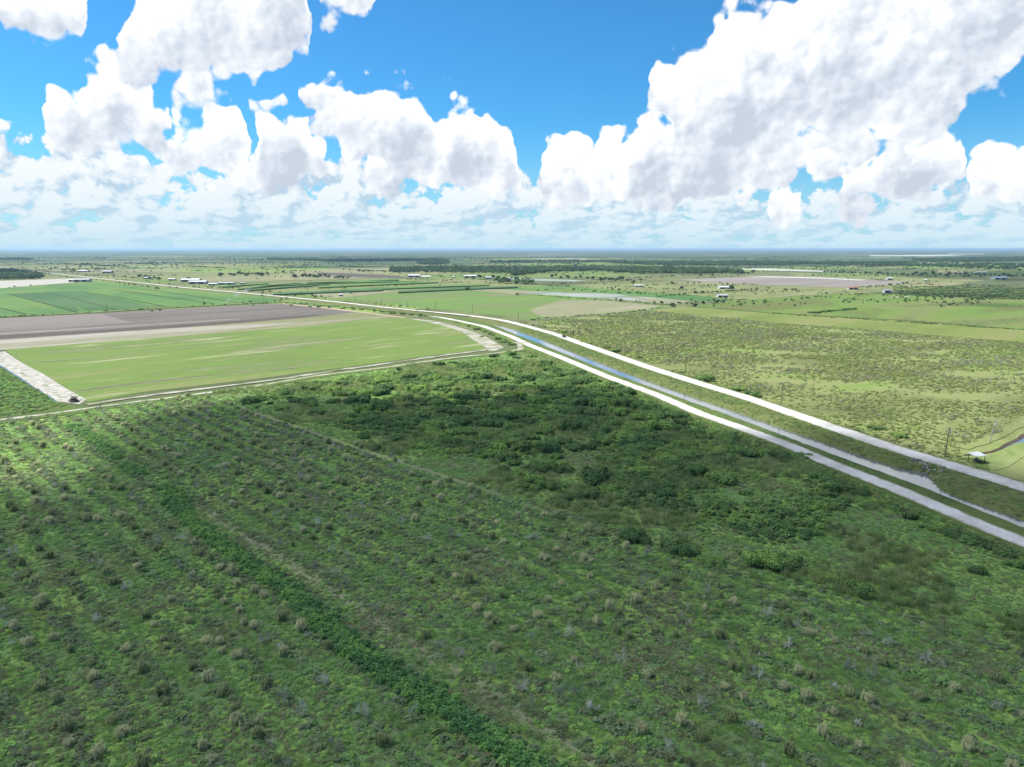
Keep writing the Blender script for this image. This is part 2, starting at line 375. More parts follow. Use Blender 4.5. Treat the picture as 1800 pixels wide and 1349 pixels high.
# ------------------------------------------------------------------ sheets of land traced in plan
SHEET_Z = [0.02]
def sheet(name, pts, mat, z=None, world=False, kind='structure'):
    P = pts if world else [at(*p) for p in pts]
    if z is None: z = SHEET_Z[0]; SHEET_Z[0] += 0.006
    d = max(math.hypot(*p) for p in P)
    tri = tessellate_polygon([[Vector((x, y, 0)) for x, y in P]])
    me = bpy.data.meshes.new(name); me.from_pydata([(x, y, z) for x, y in P], [], [tuple(t) for t in tri]); me.update()
    me.validate()
    bm = bmesh.new(); bm.from_mesh(me); bmesh.ops.recalc_face_normals(bm, faces=bm.faces)
    if bm.faces and sum(f.normal.z for f in bm.faces) < 0: bmesh.ops.reverse_faces(bm, faces=bm.faces)
    bm.to_mesh(me); bm.free()
    return tag(obj(name, me, mat=mat), kind=kind)
def inpoly(x, y, P):
    c = False; j = len(P) - 1
    for i in range(len(P)):
        if (P[i][1] > y) != (P[j][1] > y) and x < (P[j][0]-P[i][0]) * (y-P[i][1]) / (P[j][1]-P[i][1]) + P[i][0]: c = not c
        j = i
    return c
def inpoly_np(X, Y, P):
    c = np.zeros(len(X), bool); j = len(P) - 1
    for i in range(len(P)):
        yi, yj, xi, xj = P[i][1], P[j][1], P[i][0], P[j][0]
        if yi != yj:
            t = ((yi > Y) != (yj > Y)) & (X < (xj-xi) * (Y-yi) / (yj-yi) + xi); c ^= t
        j = i
    return c
def ribbon(name, pts, width, mat, z, world=False, kind='structure', jit=0.0):
    P = [Vector((*(p if world else at(p[0], p[1], z)), 0)) for p in pts]
    Q = []
    for a, b_ in zip(P, P[1:]):
        n = max(1, int((b_ - a).length / 6))
        Q += [a.lerp(b_, k / n) for k in range(n)]
    Q.append(P[-1])
    for _ in range(3): Q = [Q[0]] + [(Q[i-1] + Q[i] * 2 + Q[i+1]) / 4 for i in range(1, len(Q)-1)] + [Q[-1]]
    V = []; 
    for i, q in enumerate(Q):
        d = (Q[min(i+1, len(Q)-1)] - Q[max(i-1, 0)]).normalized(); nrm = Vector((-d.y, d.x, 0))
        wl = width / 2 + R.uniform(-jit, jit); wr = width / 2 + R.uniform(-jit, jit)
        a = q + nrm * wl; c = q - nrm * wr; V += [(a.x, a.y, z), (q.x, q.y, z + 0.06), (c.x, c.y, z)]
    Fq = []
    for i in range(len(Q)-1):
        for k in range(2): Fq.append((3*i+k, 3*i+k+1, 3*i+k+4, 3*i+k+3))
    me = mesh_np(name, V, Fq, mat); 
    return tag(obj(name, me), kind=kind), Q

m_road, b = newmat('shell_road'); P = gpos(b, rad(0))
n = b.noise(P, 0.12, 6, 0.6); n2 = b.noise(P, 1.6, 4, 0.7)
c = b.ramp(b.math('ADD', b.math('MULTIPLY', n, .6), b.math('MULTIPLY', n2, .4)), [(0.35, (.42, .41, .37)), (0.5, (.56, .55, .51)), (0.7, (.64, .63, .60))])
M_road = finish(m_road, b, c, 0.9, 0.15, bump=(n2, 0.05))
M_track = field_mat('sandy_track', [(.22, .23, .15), (.34, .32, .26), (.46, .44, .39)], 0.15, (0.5, 1), 0.15)
M_sand = field_mat('pale_sand', [(.17, .19, .10), (.33, .32, .27), (.43, .41, .38), (.52, .50, .47)], 0.40, (0.6, 1), 0.15)
M_sandA = field_mat('sand_berm', [(.15, .18, .08), (.32, .31, .24), (.46, .44, .40)], 0.22, (0.2, 1), 0.15)
M_fieldA = field_mat('mown_pasture', [(.165, .190, .085), (.108, .178, .042), (.145, .215, .050), (.125, .195, .048), (.180, .210, .075)], 0.03, (0.20, 1.0), 0.24, 0.5,
                     patches=((.25, .26, .15), 0.055, 0.55, 0.70, 0.20, 1.0))
M_plow = field_mat('ploughed_soil', [(.112, .102, .090), (.142, .128, .114), (.166, .148, .132), (.118, .106, .094)], 0.015, (0.10, 1.0), 0.08, 0.3)
M_plowB = field_mat('dry_ploughed_soil', [(.165, .147, .130), (.20, .178, .158), (.175, .155, .138)], 0.02, (0.12, 1.0), 0.08, 0.3)
M_dark = field_mat('wet_soil', [(.085, .072, .064), (.11, .095, .085)], 0.05, (0.12, 1.0), 0.1)
M_strip = field_mat('dry_sand', [(.20, .21, .12), (.27, .26, .20), (.34, .32, .28)], 0.03, (0.12, 1.0), 0.12)
M_stripR = field_mat('dry_sand_grass', [(.15, .17, .07), (.21, .21, .12), (.27, .26, .19)], 0.03, (0.12, 1.0), 0.12)
M_crop = field_mat('green_crop', [(.070, .150, .050), (.085, .175, .050), (.110, .200, .055), (.135, .200, .055)], 0.012, (1.0, 0.35), 0.07, 0.3)
M_crop2 = field_mat('bluish_crop', [(.050, .110, .045), (.066, .140, .052), (.085, .150, .062)], 0.012, (1.0, 0.35), 0.07, 0.3)
M_ditch = field_mat('dark_ditch_grass', [(.030, .050, .018), (.055, .075, .028)], 0.1, (1, 1), 0.2)  # dark green tone of the drill lines and ditches
M_pink = field_mat('reddish_verge', [(.36, .25, .18), (.45, .35, .27)], 0.1, (1, 1), 0.1)
M_pasture = field_mat('green_pasture', [(.19, .185, .115), (.130, .185, .060), (.115, .205, .050), (.150, .215, .060)], 0.010, (0.5, 1.0), 0.1, 0.2)
M_tan = field_mat('tan_fallow', [(.20, .20, .11), (.235, .225, .15), (.20, .22, .10), (.27, .25, .19)], 0.015, (0.3, 1.0), 0.1, 0.2)
M_plastic = field_mat('row_cover_field', [(.15, .20, .14), (.25, .28, .24), (.30, .33, .31)], 0.02, (0.3, 1.0), 0.08, 0.2)
M_white = field_mat('white_row_cover', [(.36, .36, .34), (.50, .50, .49)], 0.05, (1, 1), 0.06)
M_greyf = field_mat('grey_bare_field', [(.21, .19, .17), (.25, .225, .205), (.29, .26, .245)], 0.01, (0.1, 1.0), 0.08, 0.2, stripe=(28, .35, (.16, .14, .125), 1))
M_bright = field_mat('bright_grass', [(.130, .175, .046), (.160, .205, .055), (.195, .210, .078)], 0.015, (0.3, 1.0), 0.08, 0.2)
M_meadow = field_mat('rough_meadow', [(.125, .140, .048), (.110, .190, .040), (.140, .205, .046), (.165, .180, .070), (.100, .145, .040)], 0.008, (0.35, 1.0), 0.1, 0.2)
M_scrubg = field_mat('scrub_floor', [(0.14, 0.161, 0.062), (0.177, 0.21, 0.076), (0.219, 0.24, 0.1), (0.167, 0.245, 0.064)], 0.02, (0.6, 1.0), 0.3, 0.5)
M_bank = field_mat('bank_grass', [(.105, .120, .048), (.120, .145, .046), (.150, .165, .062), (.100, .125, .045)], 0.06, (0.5, 1), 0.25, 0.9)
M_verge = field_mat('verge_grass', [(.070, .110, .032), (.095, .145, .038), (.120, .165, .046)], 0.06, (0.5, 1), 0.18, 0.9)

# crop fields, sand lots and pastures (photo-traced outlines laid on the ground plane)
LAND = [
 ('sand_lot', [(-200,515),(-200,497),(0,494),(60,492),(120,490),(130,497),(60,502),(0,507)], M_sand),
 ('crop_field', [(-200,515),(0,507.5),(100,500),(175,495.5),(225,501),(325,509),(450,520),(487,526),(490,529),(450,532),(300,539.5),(125,550),(0,556),(-200,566)], M_crop),
 ('ploughed_field', [(-250,580),(-250,572),(0,560),(150,552.5),(300,544),(450,536),(497,534),(657,551.5),(625,549.5),(550,557.5),(450,566),(225,582.5),(0,597.5),(-250,618)], M_plow),
 ('dry_soil', [(-250,600),(-250,572),(0,560),(150,552.5),(178,552),(205,560),(232,567),(150,573),(0,581)], M_plowB),
 ('wet_soil', [(-250,612),(0,590),(225,577),(450,561.5),(560,552.5),(565,555.5),(450,566),(225,582.5),(0,597.5),(-250,618)], M_dark),
 ('soil_track', [(-250,609),(0,586.6),(250,571),(420,560.5),(420,561.1),(250,571.8),(0,587.8),(-250,611)], M_strip),
 ('dry_grass_strip', [(225,582.5),(350,574),(450,566),(550,557.5),(625,549.5),(657,551.5),(712,559),(657,560),(550,573),(450,581),(350,589),(225,598)], M_stripR),
 ('sand_strip', [(-250,618),(0,597.5),(225,582.5),(350,574.5),(520,567),(420,580),(300,592.5),(225,598),(100,608),(8,615),(-250,640)], M_strip),
 ('reddish_verge', [(497,533.6),(560,539.5),(657,551),(712,558.4),(712,559.6),(657,552.6),(560,541.4),(497,534.9)], M_pink),
 ('pasture', [(8,615),(100,608),(225,598),(350,589),(450,581),(550,573),(657,560.5),(712,559.4),(762,565),(800,577.5),(825,592.5),(856,614),(755,626),(644,641),(450,666.5),(250,690),(155,707.5),(130,690),(75,657.5),(35,635)], M_fieldA),
 ('sand_strip', [(-60,600),(0,619),(8,618),(35,636),(75,657.5),(118,684),(152,703),(140,711),(100,706),(0,643),(-60,610)], M_sand),
 ('sand_strip', [(712,559.4),(762,564),(800,573.5),(850,590),(886,611),(870,617),(852,616),(856,613),(835,600),(812,584),(790,576),(750,566)], M_sandA),
 ('sand_strip', [(-60,668),(0,688),(20,707),(14,710),(-10,698),(-60,676)], M_sand),
 ('ditch_grass', [(100,706),(118,713),(155,716),(40,730),(-150,752),(-150,640),(-60,614),(0,646)], M_verge),
 # right of the main road
 ('tan_field', [(640,529),(570,524),(672,512),(710,512),(820,510),(900,517),(1012,519),(1100,531),(1165,538),(1190,539),(1150,545),(1000,559),(935,562),(900,557),(750,542)], M_pasture),
 ('fallow_field', [(930,545),(985,528),(1070,529),(1165,539),(1100,548),(1000,557),(950,557)], M_tan),
 ('bare_strip', [(540,519),(585,513),(675,511),(690,513),(620,521),(590,524)], M_tan),
 ('row_cover_field', [(905,510),(1000,515),(1060,516),(1220,530),(1190,534.5),(1162,533.5),(1055,524.5),(975,519.5),(912,516)], M_plastic),
 ('fallow_field', [(1100,522),(1220,530),(1190,534.5),(1140,531)], M_tan),
 ('bright_field', [(1150,545),(1200,539.5),(1280,544),(1350,550.5),(1600,564.5),(1800,580),(1950,591),(1950,614),(1800,602),(1700,595),(1525,580),(1350,567),(1237,555),(1150,549)], M_bright),
 ('meadow', [(1215,538),(1290,530),(1350,524),(1460,517),(1560,517),(1800,523),(1950,526),(1950,590),(1800,579.5),(1600,564),(1350,550)], M_meadow),
 ('bare_field', [(1192,491.5),(1350,486.5),(1525,492),(1600,496),(1560,500),(1490,506),(1350,501.5),(1250,497)], M_greyf),
 ('white_row_cover', [(1300,485.6),(1350,486),(1440,488),(1525,492.4),(1510,493.2),(1440,490),(1350,487.6)], M_white),
 ('bare_field', [(880,490.5),(905,489),(1000,492),(1030,494),(1010,495.5),(960,494.5),(905,492.5)], M_plastic),
 ('bare_strip', [(820,510),(870,506.5),(905,509.5),(960,513),(900,517)], M_tan),
 ('green_strip', [(850,508),(905,504),(1000,503.5),(1240,521),(1290,530),(1220,530),(1060,516)], M_crop),
 ('bare_field', [(555,479),(620,481),(700,485),(715,489),(640,488),(560,483)], M_dark),
 ('bare_field', [(1280,473),(1350,472.5),(1460,477),(1460,478.5),(1350,475.5)], M_white),
 ('row_cover_field', [(1530,449.3),(1660,448.2),(1700,449.2),(1640,450.6),(1530,450.6)], M_white),
 ('row_cover_field', [(1665,446.5),(1730,446.2),(1730,447.2),(1665,447.4)], M_white),
 ('meadow', [(300,470),(500,466),(560,470),(420,475),(300,473)], M_bright),
 ('meadow', [(900,466),(1010,462),(1180,459),(1300,462),(1180,466),(1000,470)], M_meadow),
]
STRIPS = []
# strip crops: long curved green bands between the road and the scrub
for (x0, y0, x1, y1, w0, w1) in [(390,505,472,499.2,1.9,1.0),(418,509,530,499.3,1.7,1.1),(435,511.5,580,500.8,1.5,1.2),(455,503,700,492.2,3.0,1.8),(480,517,672,511.0,3.2,1.6),(560,504.5,770,496.5,3.2,2.0),(600,510,860,501.5,3.4,1.8),(700,513,910,505.0,3.4,2.0),(540,499,730,495.6,1.6,1.4)]:
    STRIPS.append(([(x0,y0+w0),(x0,y0),((x0+x1)/2,(y0+y1)/2-w0*.35),(x1,y1),(x1,y1+w1),((x0+x1)/2,(y0+y1)/2+w0*.65)], M_crop if R.random() < .5 else M_crop2))
for nm, pts, mt in LAND: sheet(nm, pts, mt)
for pts, mt in STRIPS:                         # standing crop about two metres tall
    P = [at(px, py + .0) for px, py in pts]; n_ = len(P); V = [(x, y, .02) for x, y in P] + [(x, y, 2.1) for x, y in P]; c_ = [(V[k + n_]) for k in range(n_)]
    Fq = [(k, (k + 1) % n_, n_ + (k + 1) % n_, n_ + k) for k in range(n_)] + [tuple(i + n_ for i in t) for t in tessellate_polygon([[Vector((x, y, 0)) for x, y in P]])]
    me = bpy.data.meshes.new('strip_crop'); me.from_pydata(V, [], Fq); bm = bmesh.new(); bm.from_mesh(me); bmesh.ops.recalc_face_normals(bm, faces=bm.faces); bm.to_mesh(me); bm.free(); tag(obj('strip_crop', me, mat=mt), kind='structure'); LAND.append(('strip_crop', pts, mt))
# slightly different plantings inside the large green crop field, and thin dark drills between them
for pts, mt in [([(14,517),(80,514),(125,532),(140,546),(128,548.5)], M_crop2), ([(82,513.5),(140,512),(260,537),(300,538.5),(200,545),(150,546)], M_crop2)]:
    sheet('crop_block', pts, mt)
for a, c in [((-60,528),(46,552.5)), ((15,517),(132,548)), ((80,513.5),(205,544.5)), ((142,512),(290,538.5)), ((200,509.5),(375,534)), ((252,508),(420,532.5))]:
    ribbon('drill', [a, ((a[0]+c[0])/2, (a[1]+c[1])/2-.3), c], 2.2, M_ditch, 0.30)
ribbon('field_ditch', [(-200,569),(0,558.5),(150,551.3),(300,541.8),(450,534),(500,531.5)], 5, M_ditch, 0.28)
ribbon('sand_verge', [(-200,566.5),(0,556.7),(150,549.8),(300,540.4),(450,532.8)], 3.5, M_stripR, 0.27)
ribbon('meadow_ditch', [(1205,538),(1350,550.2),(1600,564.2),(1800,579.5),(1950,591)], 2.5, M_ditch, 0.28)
ribbon('farm_track', [(935,562.5),(1000,557.5),(1100,549.5),(1165,540),(1200,538.5)], 2.6, M_track, 0.3, jit=0.8)
ribbon('farm_track', [(1565,523.5),(1600,520.8),(1605,520.4)], 5, M_white, 0.3)
ribbon('farm_track', [(1360,522.5),(1425,517),(1470,515)], 4, M_track, 0.3)
ribbon('farm_track', [(1690,493.5),(1720,490.3),(1745,489)], 5, M_track, 0.3)

# ---- the sandy track along the pasture and its berm
ribbon('verge', [(-120,756),(0,740),(100,727.5),(155,718.5),(250,706),(350,693),(450,679.3),(561,660),(672,647.3),(783,630.5),(861,622.5),(915,615)], 11, M_verge, 0.26)
ribbon('sandy_track', [(-120,753),(0,738),(100,726),(155,717.5),(250,705),(350,692.5),(450,679),(561,659.5),(672,647),(783,630.3),(861,622.3),(922,614),(940,606)], 3.0, M_track, 0.34, jit=0.4)
ribbon('sand_berm', [(152,711),(250,696.5),(350,684),(450,672.5),(560,656),(644,643.5),(755,628.5),(857,614.8)], 3.6, M_sandA, 0.34, jit=1.3)
ribbon('sand_drift', [(130,687),(250,672),(340,662),(450,651),(520,647)], 1.0, M_strip, 0.3, jit=0.5)
ribbon('sand_drift', [(45,637),(160,630),(250,619),(370,609),(420,607)], 1.2, M_strip, 0.3, jit=0.6)
ribbon('ditch_water', [(-60,604),(0,642.5),(60,681),(103,708)], 1.1, plain('ditch_water', (.08, .10, .10), 0.25, spec=0.4), 0.33, jit=0.3)

# ------------------------------------------------------------------ canal between two raised shell roads
BH = 1.6                                      # height of the road crests above the fields
def xline(pts, z):
    P = sorted([at(px, py, z) for px, py in pts], key=lambda q: q[1]); Y = np.array([p[1] for p in P]); X = np.array([p[0] for p in P])
    s0 = (X[1]-X[0]) / (Y[1]-Y[0]); s1 = (X[-1]-X[-2]) / (Y[-1]-Y[-2])
    def f(y):
        y = np.asarray(y, float); x = np.interp(y, Y, X)
        return np.where(y < Y[0], X[0] + (y-Y[0]) * s0, np.where(y > Y[-1], X[-1] + (y-Y[-1]) * s1, x))
    return f
def smoothf(f, k):
    def g(y):
        y = np.asarray(y, float); return sum(f(y + d * k) for d in (-1, -.5, 0, .5, 1)) / 5
    return g
FR_PX = [(1800,858.5),(1722,834.5),(1582,793),(1441,745),(1317,701.5),(1247,680.5),(1150,650),(1039,611),(975,588),(925,574),(900,567),(875,561.5),(825,554),(750,546.3),(675,538.5),(600,530),(525,522.7),(450,515.6),(325,504.5),(240,495.6),(160,487.5),(100,480.5),(50,475),(15,470.5),(-60,462)]
NR_PX = [(1800,955),(1722,924.5),(1582,864),(1441,808.5),(1386,784),(1317,758.6),(1233,729.3),(1150,693.5),(1067,663),(983,628),(928,606.5),(900,593),(850,574.3),(800,562.7),(775,557.8),(737,553.5),(650,545.5),(600,540),(512,529)]
W0_PX = [(1800,931),(1712,896.5),(1664,877),(1635,864.7),(1577,843.5),(1500,815.6),(1441,793.5),(1370,766),(1300,739.4),(1205,706),(1090,663),(1000,627),(942,603),(900,587),(878,577),(868,573)]
W1_PX = [(1800,917),(1750,898.5),(1692.7,879),(1660,866),(1645,856),(1641,849),(1638,842),(1625,831),(1577,823),(1500,797),(1441,776),(1370,752),(1300,727),(1205,694),(1090,652),(1000,616.5),(942,593),(900,578.5),(880,573.5),(868,571.5)]
fFR = smoothf(xline(FR_PX, BH), 8); fNR = smoothf(xline(NR_PX, BH), 5); fW0 = smoothf(xline(W0_PX, 0.1), 2); fW1 = xline(W1_PX, 0.1)
def crest(y): return BH * np.clip((900 - np.asarray(y, float)) / 250, 0.0, 1.0) + 0.25
YW_END = at(868, 573)[1]
def slope_n(f, y):                             # extra x-width because the lines run at a slant
    s = (f(y + 4) - f(y - 4)) / 8; return np.sqrt(1 + s * s)
def road_mat(hw):
    m, b = newmat('shell_road'); P = gpos(b, 0); at_ = b.n.new('ShaderNodeAttribute'); at_.attribute_name = 'across'; ac = at_.outputs['Fac']
    n = b.noise(P, 0.12, 6, 0.6); n2 = b.noise(P, 1.4, 5, 0.7)
    c = b.ramp(b.math('ADD', b.math('MULTIPLY', n, .6), b.math('MULTIPLY', n2, .4)), [(0.40, (.33, .32, .29)), (0.5, (.45, .44, .41)), (0.6, (.54, .53, .51))])
    aa = b.math('ABSOLUTE', ac); rut = b.math('MAXIMUM', b.smooth(b.math('ABSOLUTE', b.math('SUBTRACT', ac, 1.0)), .55, .1), b.smooth(b.math('ABSOLUTE', b.math('ADD', ac, 1.0)), .55, .1))
    c = b.mix(b.math('MULTIPLY', rut, .5), c, (.56, .55, .53))
    ed = b.math('ADD', aa, b.math('MULTIPLY', b.math('SUBTRACT', b.noise(P, .35, 5, .65), .5), 3.2))
    c = b.mix(b.smooth(ed, hw - 1.1, hw - .2), c, (.17, .185, .085))
    return finish(m, b, c, 0.95, 0.1, bump=(n2, 0.05))
def loft(name, ys_, cols, mat, kind='structure', jit=0.0, jc=None):
    """cols: list of (x(y), z(y)) functions, from left to right"""
    n = len(cols); V = np.zeros((len(ys_), n, 3)); rs = np.random.default_rng(5)
    for k, (fx, fz) in enumerate(cols):
        V[:, k, 0] = fx(ys_); V[:, k, 1] = ys_; V[:, k, 2] = fz(ys_)
        if jit and k in (jc or ()): V[:, k, 2] += rs.normal(0, jit, len(ys_)); V[:, k, 0] += rs.normal(0, jit * 2, len(ys_))
    idx = np.arange(len(ys_) * n).reshape(len(ys_), n)
    Fq = np.stack([idx[:-1, :-1], idx[:-1, 1:], idx[1:, 1:], idx[1:, :-1]], -1).reshape(-1, 4)
    me = mesh_np(name, V.reshape(-1, 3), Fq, mat); me.shade_smooth()
    return tag(obj(name, me), kind=kind)
YS = np.concatenate([np.arange(60, 420, 2.0), np.arange(420, 760, 5.0)])
YF = np.concatenate([YS, np.arange(760, 4200, 30.0)])
cz = lambda dz: (lambda y: crest(y) + dz)
kz = lambda z: (lambda y: np.full(len(y), z))
HN, HF = 3.5, 4.4                              # half widths of the roads
offs = lambda f, o: (lambda y: f(y) + o * slope_n(f, y))
mixf = lambda f, g, t: (lambda y: f(y) * (1-t) + g(y) * t)
nl, nr_ = offs(fNR, -HN), offs(fNR, HN); fl, fr_ = offs(fFR, -HF), offs(fFR, HF)
for f_, hw_, Y_ in ((fNR, HN, YS), (fFR, HF, YF)):
    ks = [-1, -.7, -.3, 0, .3, .7, 1]; o = loft('road', Y_, [(offs(f_, k * hw_), cz(.03 + .09 * (1 - k * k))) for k in ks], road_mat(hw_))
    a_ = o.data.attributes.new('across', 'FLOAT', 'POINT'); a_.data.foreach_set('value', np.tile(np.array(ks) * hw_, len(Y_)).astype(np.float32))
loft('canal_bank', YS, [(offs(fNR, -HN - 4.5), kz(-.1)), (offs(fNR, -HN - 1.5), cz(-.5)), (offs(fNR, -HN - .25), cz(-.03)), (offs(fNR, 0), cz(-.5)), (offs(fNR, HN + .25), cz(-.03)), (offs(fNR, HN + 1.0), cz(-.06)),
     (mixf(nr_, fW0, .6), cz(-.25)), (mixf(nr_, fW0, .85), cz(-.7)), (fW0, kz(-.15))], M_verge, jit=0.06, jc=(1, 6, 7))
loft('canal_bank', YS, [(fW1, kz(-.15)), (mixf(fW1, fl, .12), lambda y: crest(y) * .52 + .1), (mixf(fW1, fl, .3), lambda y: crest(y) * .75), (mixf(fW1, fl, .6), lambda y: crest(y) * .93), (mixf(fW1, fl, .95), cz(-.04)), (offs(fFR, 0), cz(-.5)), (offs(fFR, HF + .25), cz(-.03)), (offs(fFR, HF + 1.2), cz(-.15)), (offs(fFR, HF + 6), kz(-.1))], M_bank, jit=0.10, jc=(1, 2, 3))
loft('road_verge', YF[YF > 740], [(offs(fFR, -HF - 26), kz(-.1)), (offs(fFR, -HF - 4), kz(.2)), (offs(fFR, HF + 4), kz(.2)), (offs(fFR, HF + 12), kz(-.1))], M_stripR if False else M_bank)
m, b = newmat('canal_water'); P = gpos(b, 0)
wn = b.noise(b.vm('MULTIPLY', P, (1, .6, 1)), 1.3, 3, 0.6)
M_water = finish(m, b, b.ramp(b.noise(P, .02, 3), [(.3, (.20, .23, .24)), (.7, (.28, .30, .30))]), 0.09, 1.0, metal=0.55, bump=(wn, 0.012, 0.5))
yw = YS[YS < YW_END + 20]
loft('canal_water', yw, [(offs(fW0, -1.5), kz(.08)), (mixf(fW0, fW1, .5), kz(.08)), (offs(fW1, 1.5), kz(.08))], M_water)
# the fork where the sandy track climbs to the near road
_a = Vector((*at(915, 615.5), 0)); _y = at(938, 606.5)[1]; _e = Vector((float(fNR(_y)) - 1.5, _y, 0)); _V = []
for k in range(9):
    t = k / 8; q = _a.lerp(_e, t); w_ = 2.0 + 5.5 * t ** 3; z_ = .38 + (float(crest(_y)) - .22) * min(1, t * 1.35); d_ = (_e - _a).normalized(); n_ = Vector((-d_.y, d_.x, 0)); _V += [(*(q + n_ * w_).xy, z_), (*(q - n_ * w_).xy, z_)]
tag(obj('road_fork', mesh_np('road_fork', _V, [(2*k, 2*k+1, 2*k+3, 2*k+2) for k in range(8)], M_track)), kind='structure')
# side ditch with duckweed, its banks, and open blue water farther in
M_weedpond = field_mat('duckweed', [(.150, .200, .065), (.185, .240, .080), (.225, .270, .110)], 0.12, (.5, 1), 0.12)
sheet('ditch_water', [(1722,812),(1745,800),(1781,779),(1800,769),(1900,725),(1960,745),(1860,790),(1800,803),(1773,821),(1750,828),(1730,826)], M_water, z=0.10)
sheet('duckweed', [(1722,812),(1745,799),(1781,781),(1800,778),(1822,775),(1822,796),(1800,803),(1773,821),(1750,828),(1730,826)], M_weedpond, z=0.14, kind='stuff')
ribbon('ditch_edge', [(1693,800),(1732,803),(1760,787),(1781,777),(1800,765),(1850,738)], 1.6, field_mat('bare_bank', [(.055,.045,.035),(.09,.075,.055)], .4, (1,1), .2), 0.16, jit=.4)
ribbon('farm_track', [(1690,788),(1722,779),(1760,764),(1800,739),(1860,702),(1960,650)], 4.5, M_scrubg, 0.20, jit=.5)
sheet('green_patch', [(1690,806),(1722,806),(1735,812),(1740,827),(1715,822)], M_verge, z=0.22)

# ------------------------------------------------------------------ grove and scrub floors
def rowpath(b, P, q0, s, w, x_lo=None):        # soft mask of a line of the planting grid: rotated y = q0 + s*x
    X, Y, Z = b.sep(P)
    d = b.math('ABSOLUTE', b.math('SUBTRACT', b.math('SUBTRACT', Y, b.math('MULTIPLY', X, s)), q0)); return d
ROWA = rad(-46.5)
def rowcoords(x, y):                            # along the rows, across the rows
    return x * math.cos(ROWA) + y * math.sin(ROWA), -x * math.sin(ROWA) + y * math.cos(ROWA)
m, b = newmat('grove_floor'); P = gpos(b, ROWA)
n = b.noise(b.vm('MULTIPLY', P, (.55, 1, 1)), 0.055, 7, 0.62, 0.4); n2 = b.noise(P, 0.9, 5, 0.7)
c = b.ramp(b.math('ADD', b.math('MULTIPLY', n, .7), b.math('MULTIPLY', n2, .3)),
    [(.38, (.165, .170, .095)), (.44, (.130, .185, .080)), (.50, (.120, .210, .070)), (.55, (.220, .330, .080)), (.62, (.155, .235, .074))])
wob = b.math('MULTIPLY', b.math('SUBTRACT', n2, .5), 5.0)
X, Yr, Z = b.sep(P)
brk = b.noise(P, 0.09, 4, 0.6)
for q0, w, cur, ulo, st in ((70.8, 1.7, 0.0, -215, .55), (133.3, 1.5, 0.00016, -330, .45)):
    yy = b.math('SUBTRACT', Yr, b.math('MULTIPLY', b.math('POWER', b.math('ADD', X, 313.0), 2.0), cur))
    d = b.math('ADD', b.math('ABSOLUTE', b.math('SUBTRACT', yy, q0)), wob)
    k = b.math('MULTIPLY', b.smooth(d, w + 1.2, w - 1.2), b.smooth(X, ulo, ulo + 25))
    if cur: k = b.math('MULTIPLY', k, b.smooth(b.math('ADD', brk, b.math('MULTIPLY', X, -.0012)), .62, .72))
    c = b.mix(b.math('MULTIPLY', k, st), c, (.26, .22, .155))
bare = b.noise(P, 0.045, 5, 0.6)
c = b.mix(b.math('MULTIPLY', b.smooth(bare, .63, .68), .6), c, (.170, .140, .085))
gr = b.noise(P, 3.0, 3, .7)
M_grove = finish(m, b, b.vm('SCALE', c, scale=b.lin(gr, .3, .7, .50, 1.5)), .95, .1, bump=(n2, .5, .7))
GROVE_PX = [(-330,790),(-100,756),(0,741),(100,728.5),(250,707),(450,681),(561,662),(672,649.5),(783,633),(861,625),(930,618)]
GP = [at(*p) for p in GROVE_PX] + [(float(fNR(y)) - 5.0, float(y)) for y in range(400, 55, -20)] + [(float(fNR(60)) - 5, 40), (-150, 40), (-260, 120)]
sheet('grove_floor', GP, M_grove, z=0.012, world=True)
SP_PX = [(945,563.5),(1000,560),(1100,552),(1150,548),(1237,555),(1350,567.5),(1525,580.5),(1700,595.5),(1800,602),(1960,616),(2050,650)]
SP = [at(*p) for p in SP_PX] + [(float(fFR(y)) + 10.0, float(y)) for y in list(range(150, 620, 20))]
sheet('scrub_floor', SP, M_scrubg, z=0.014, world=True)

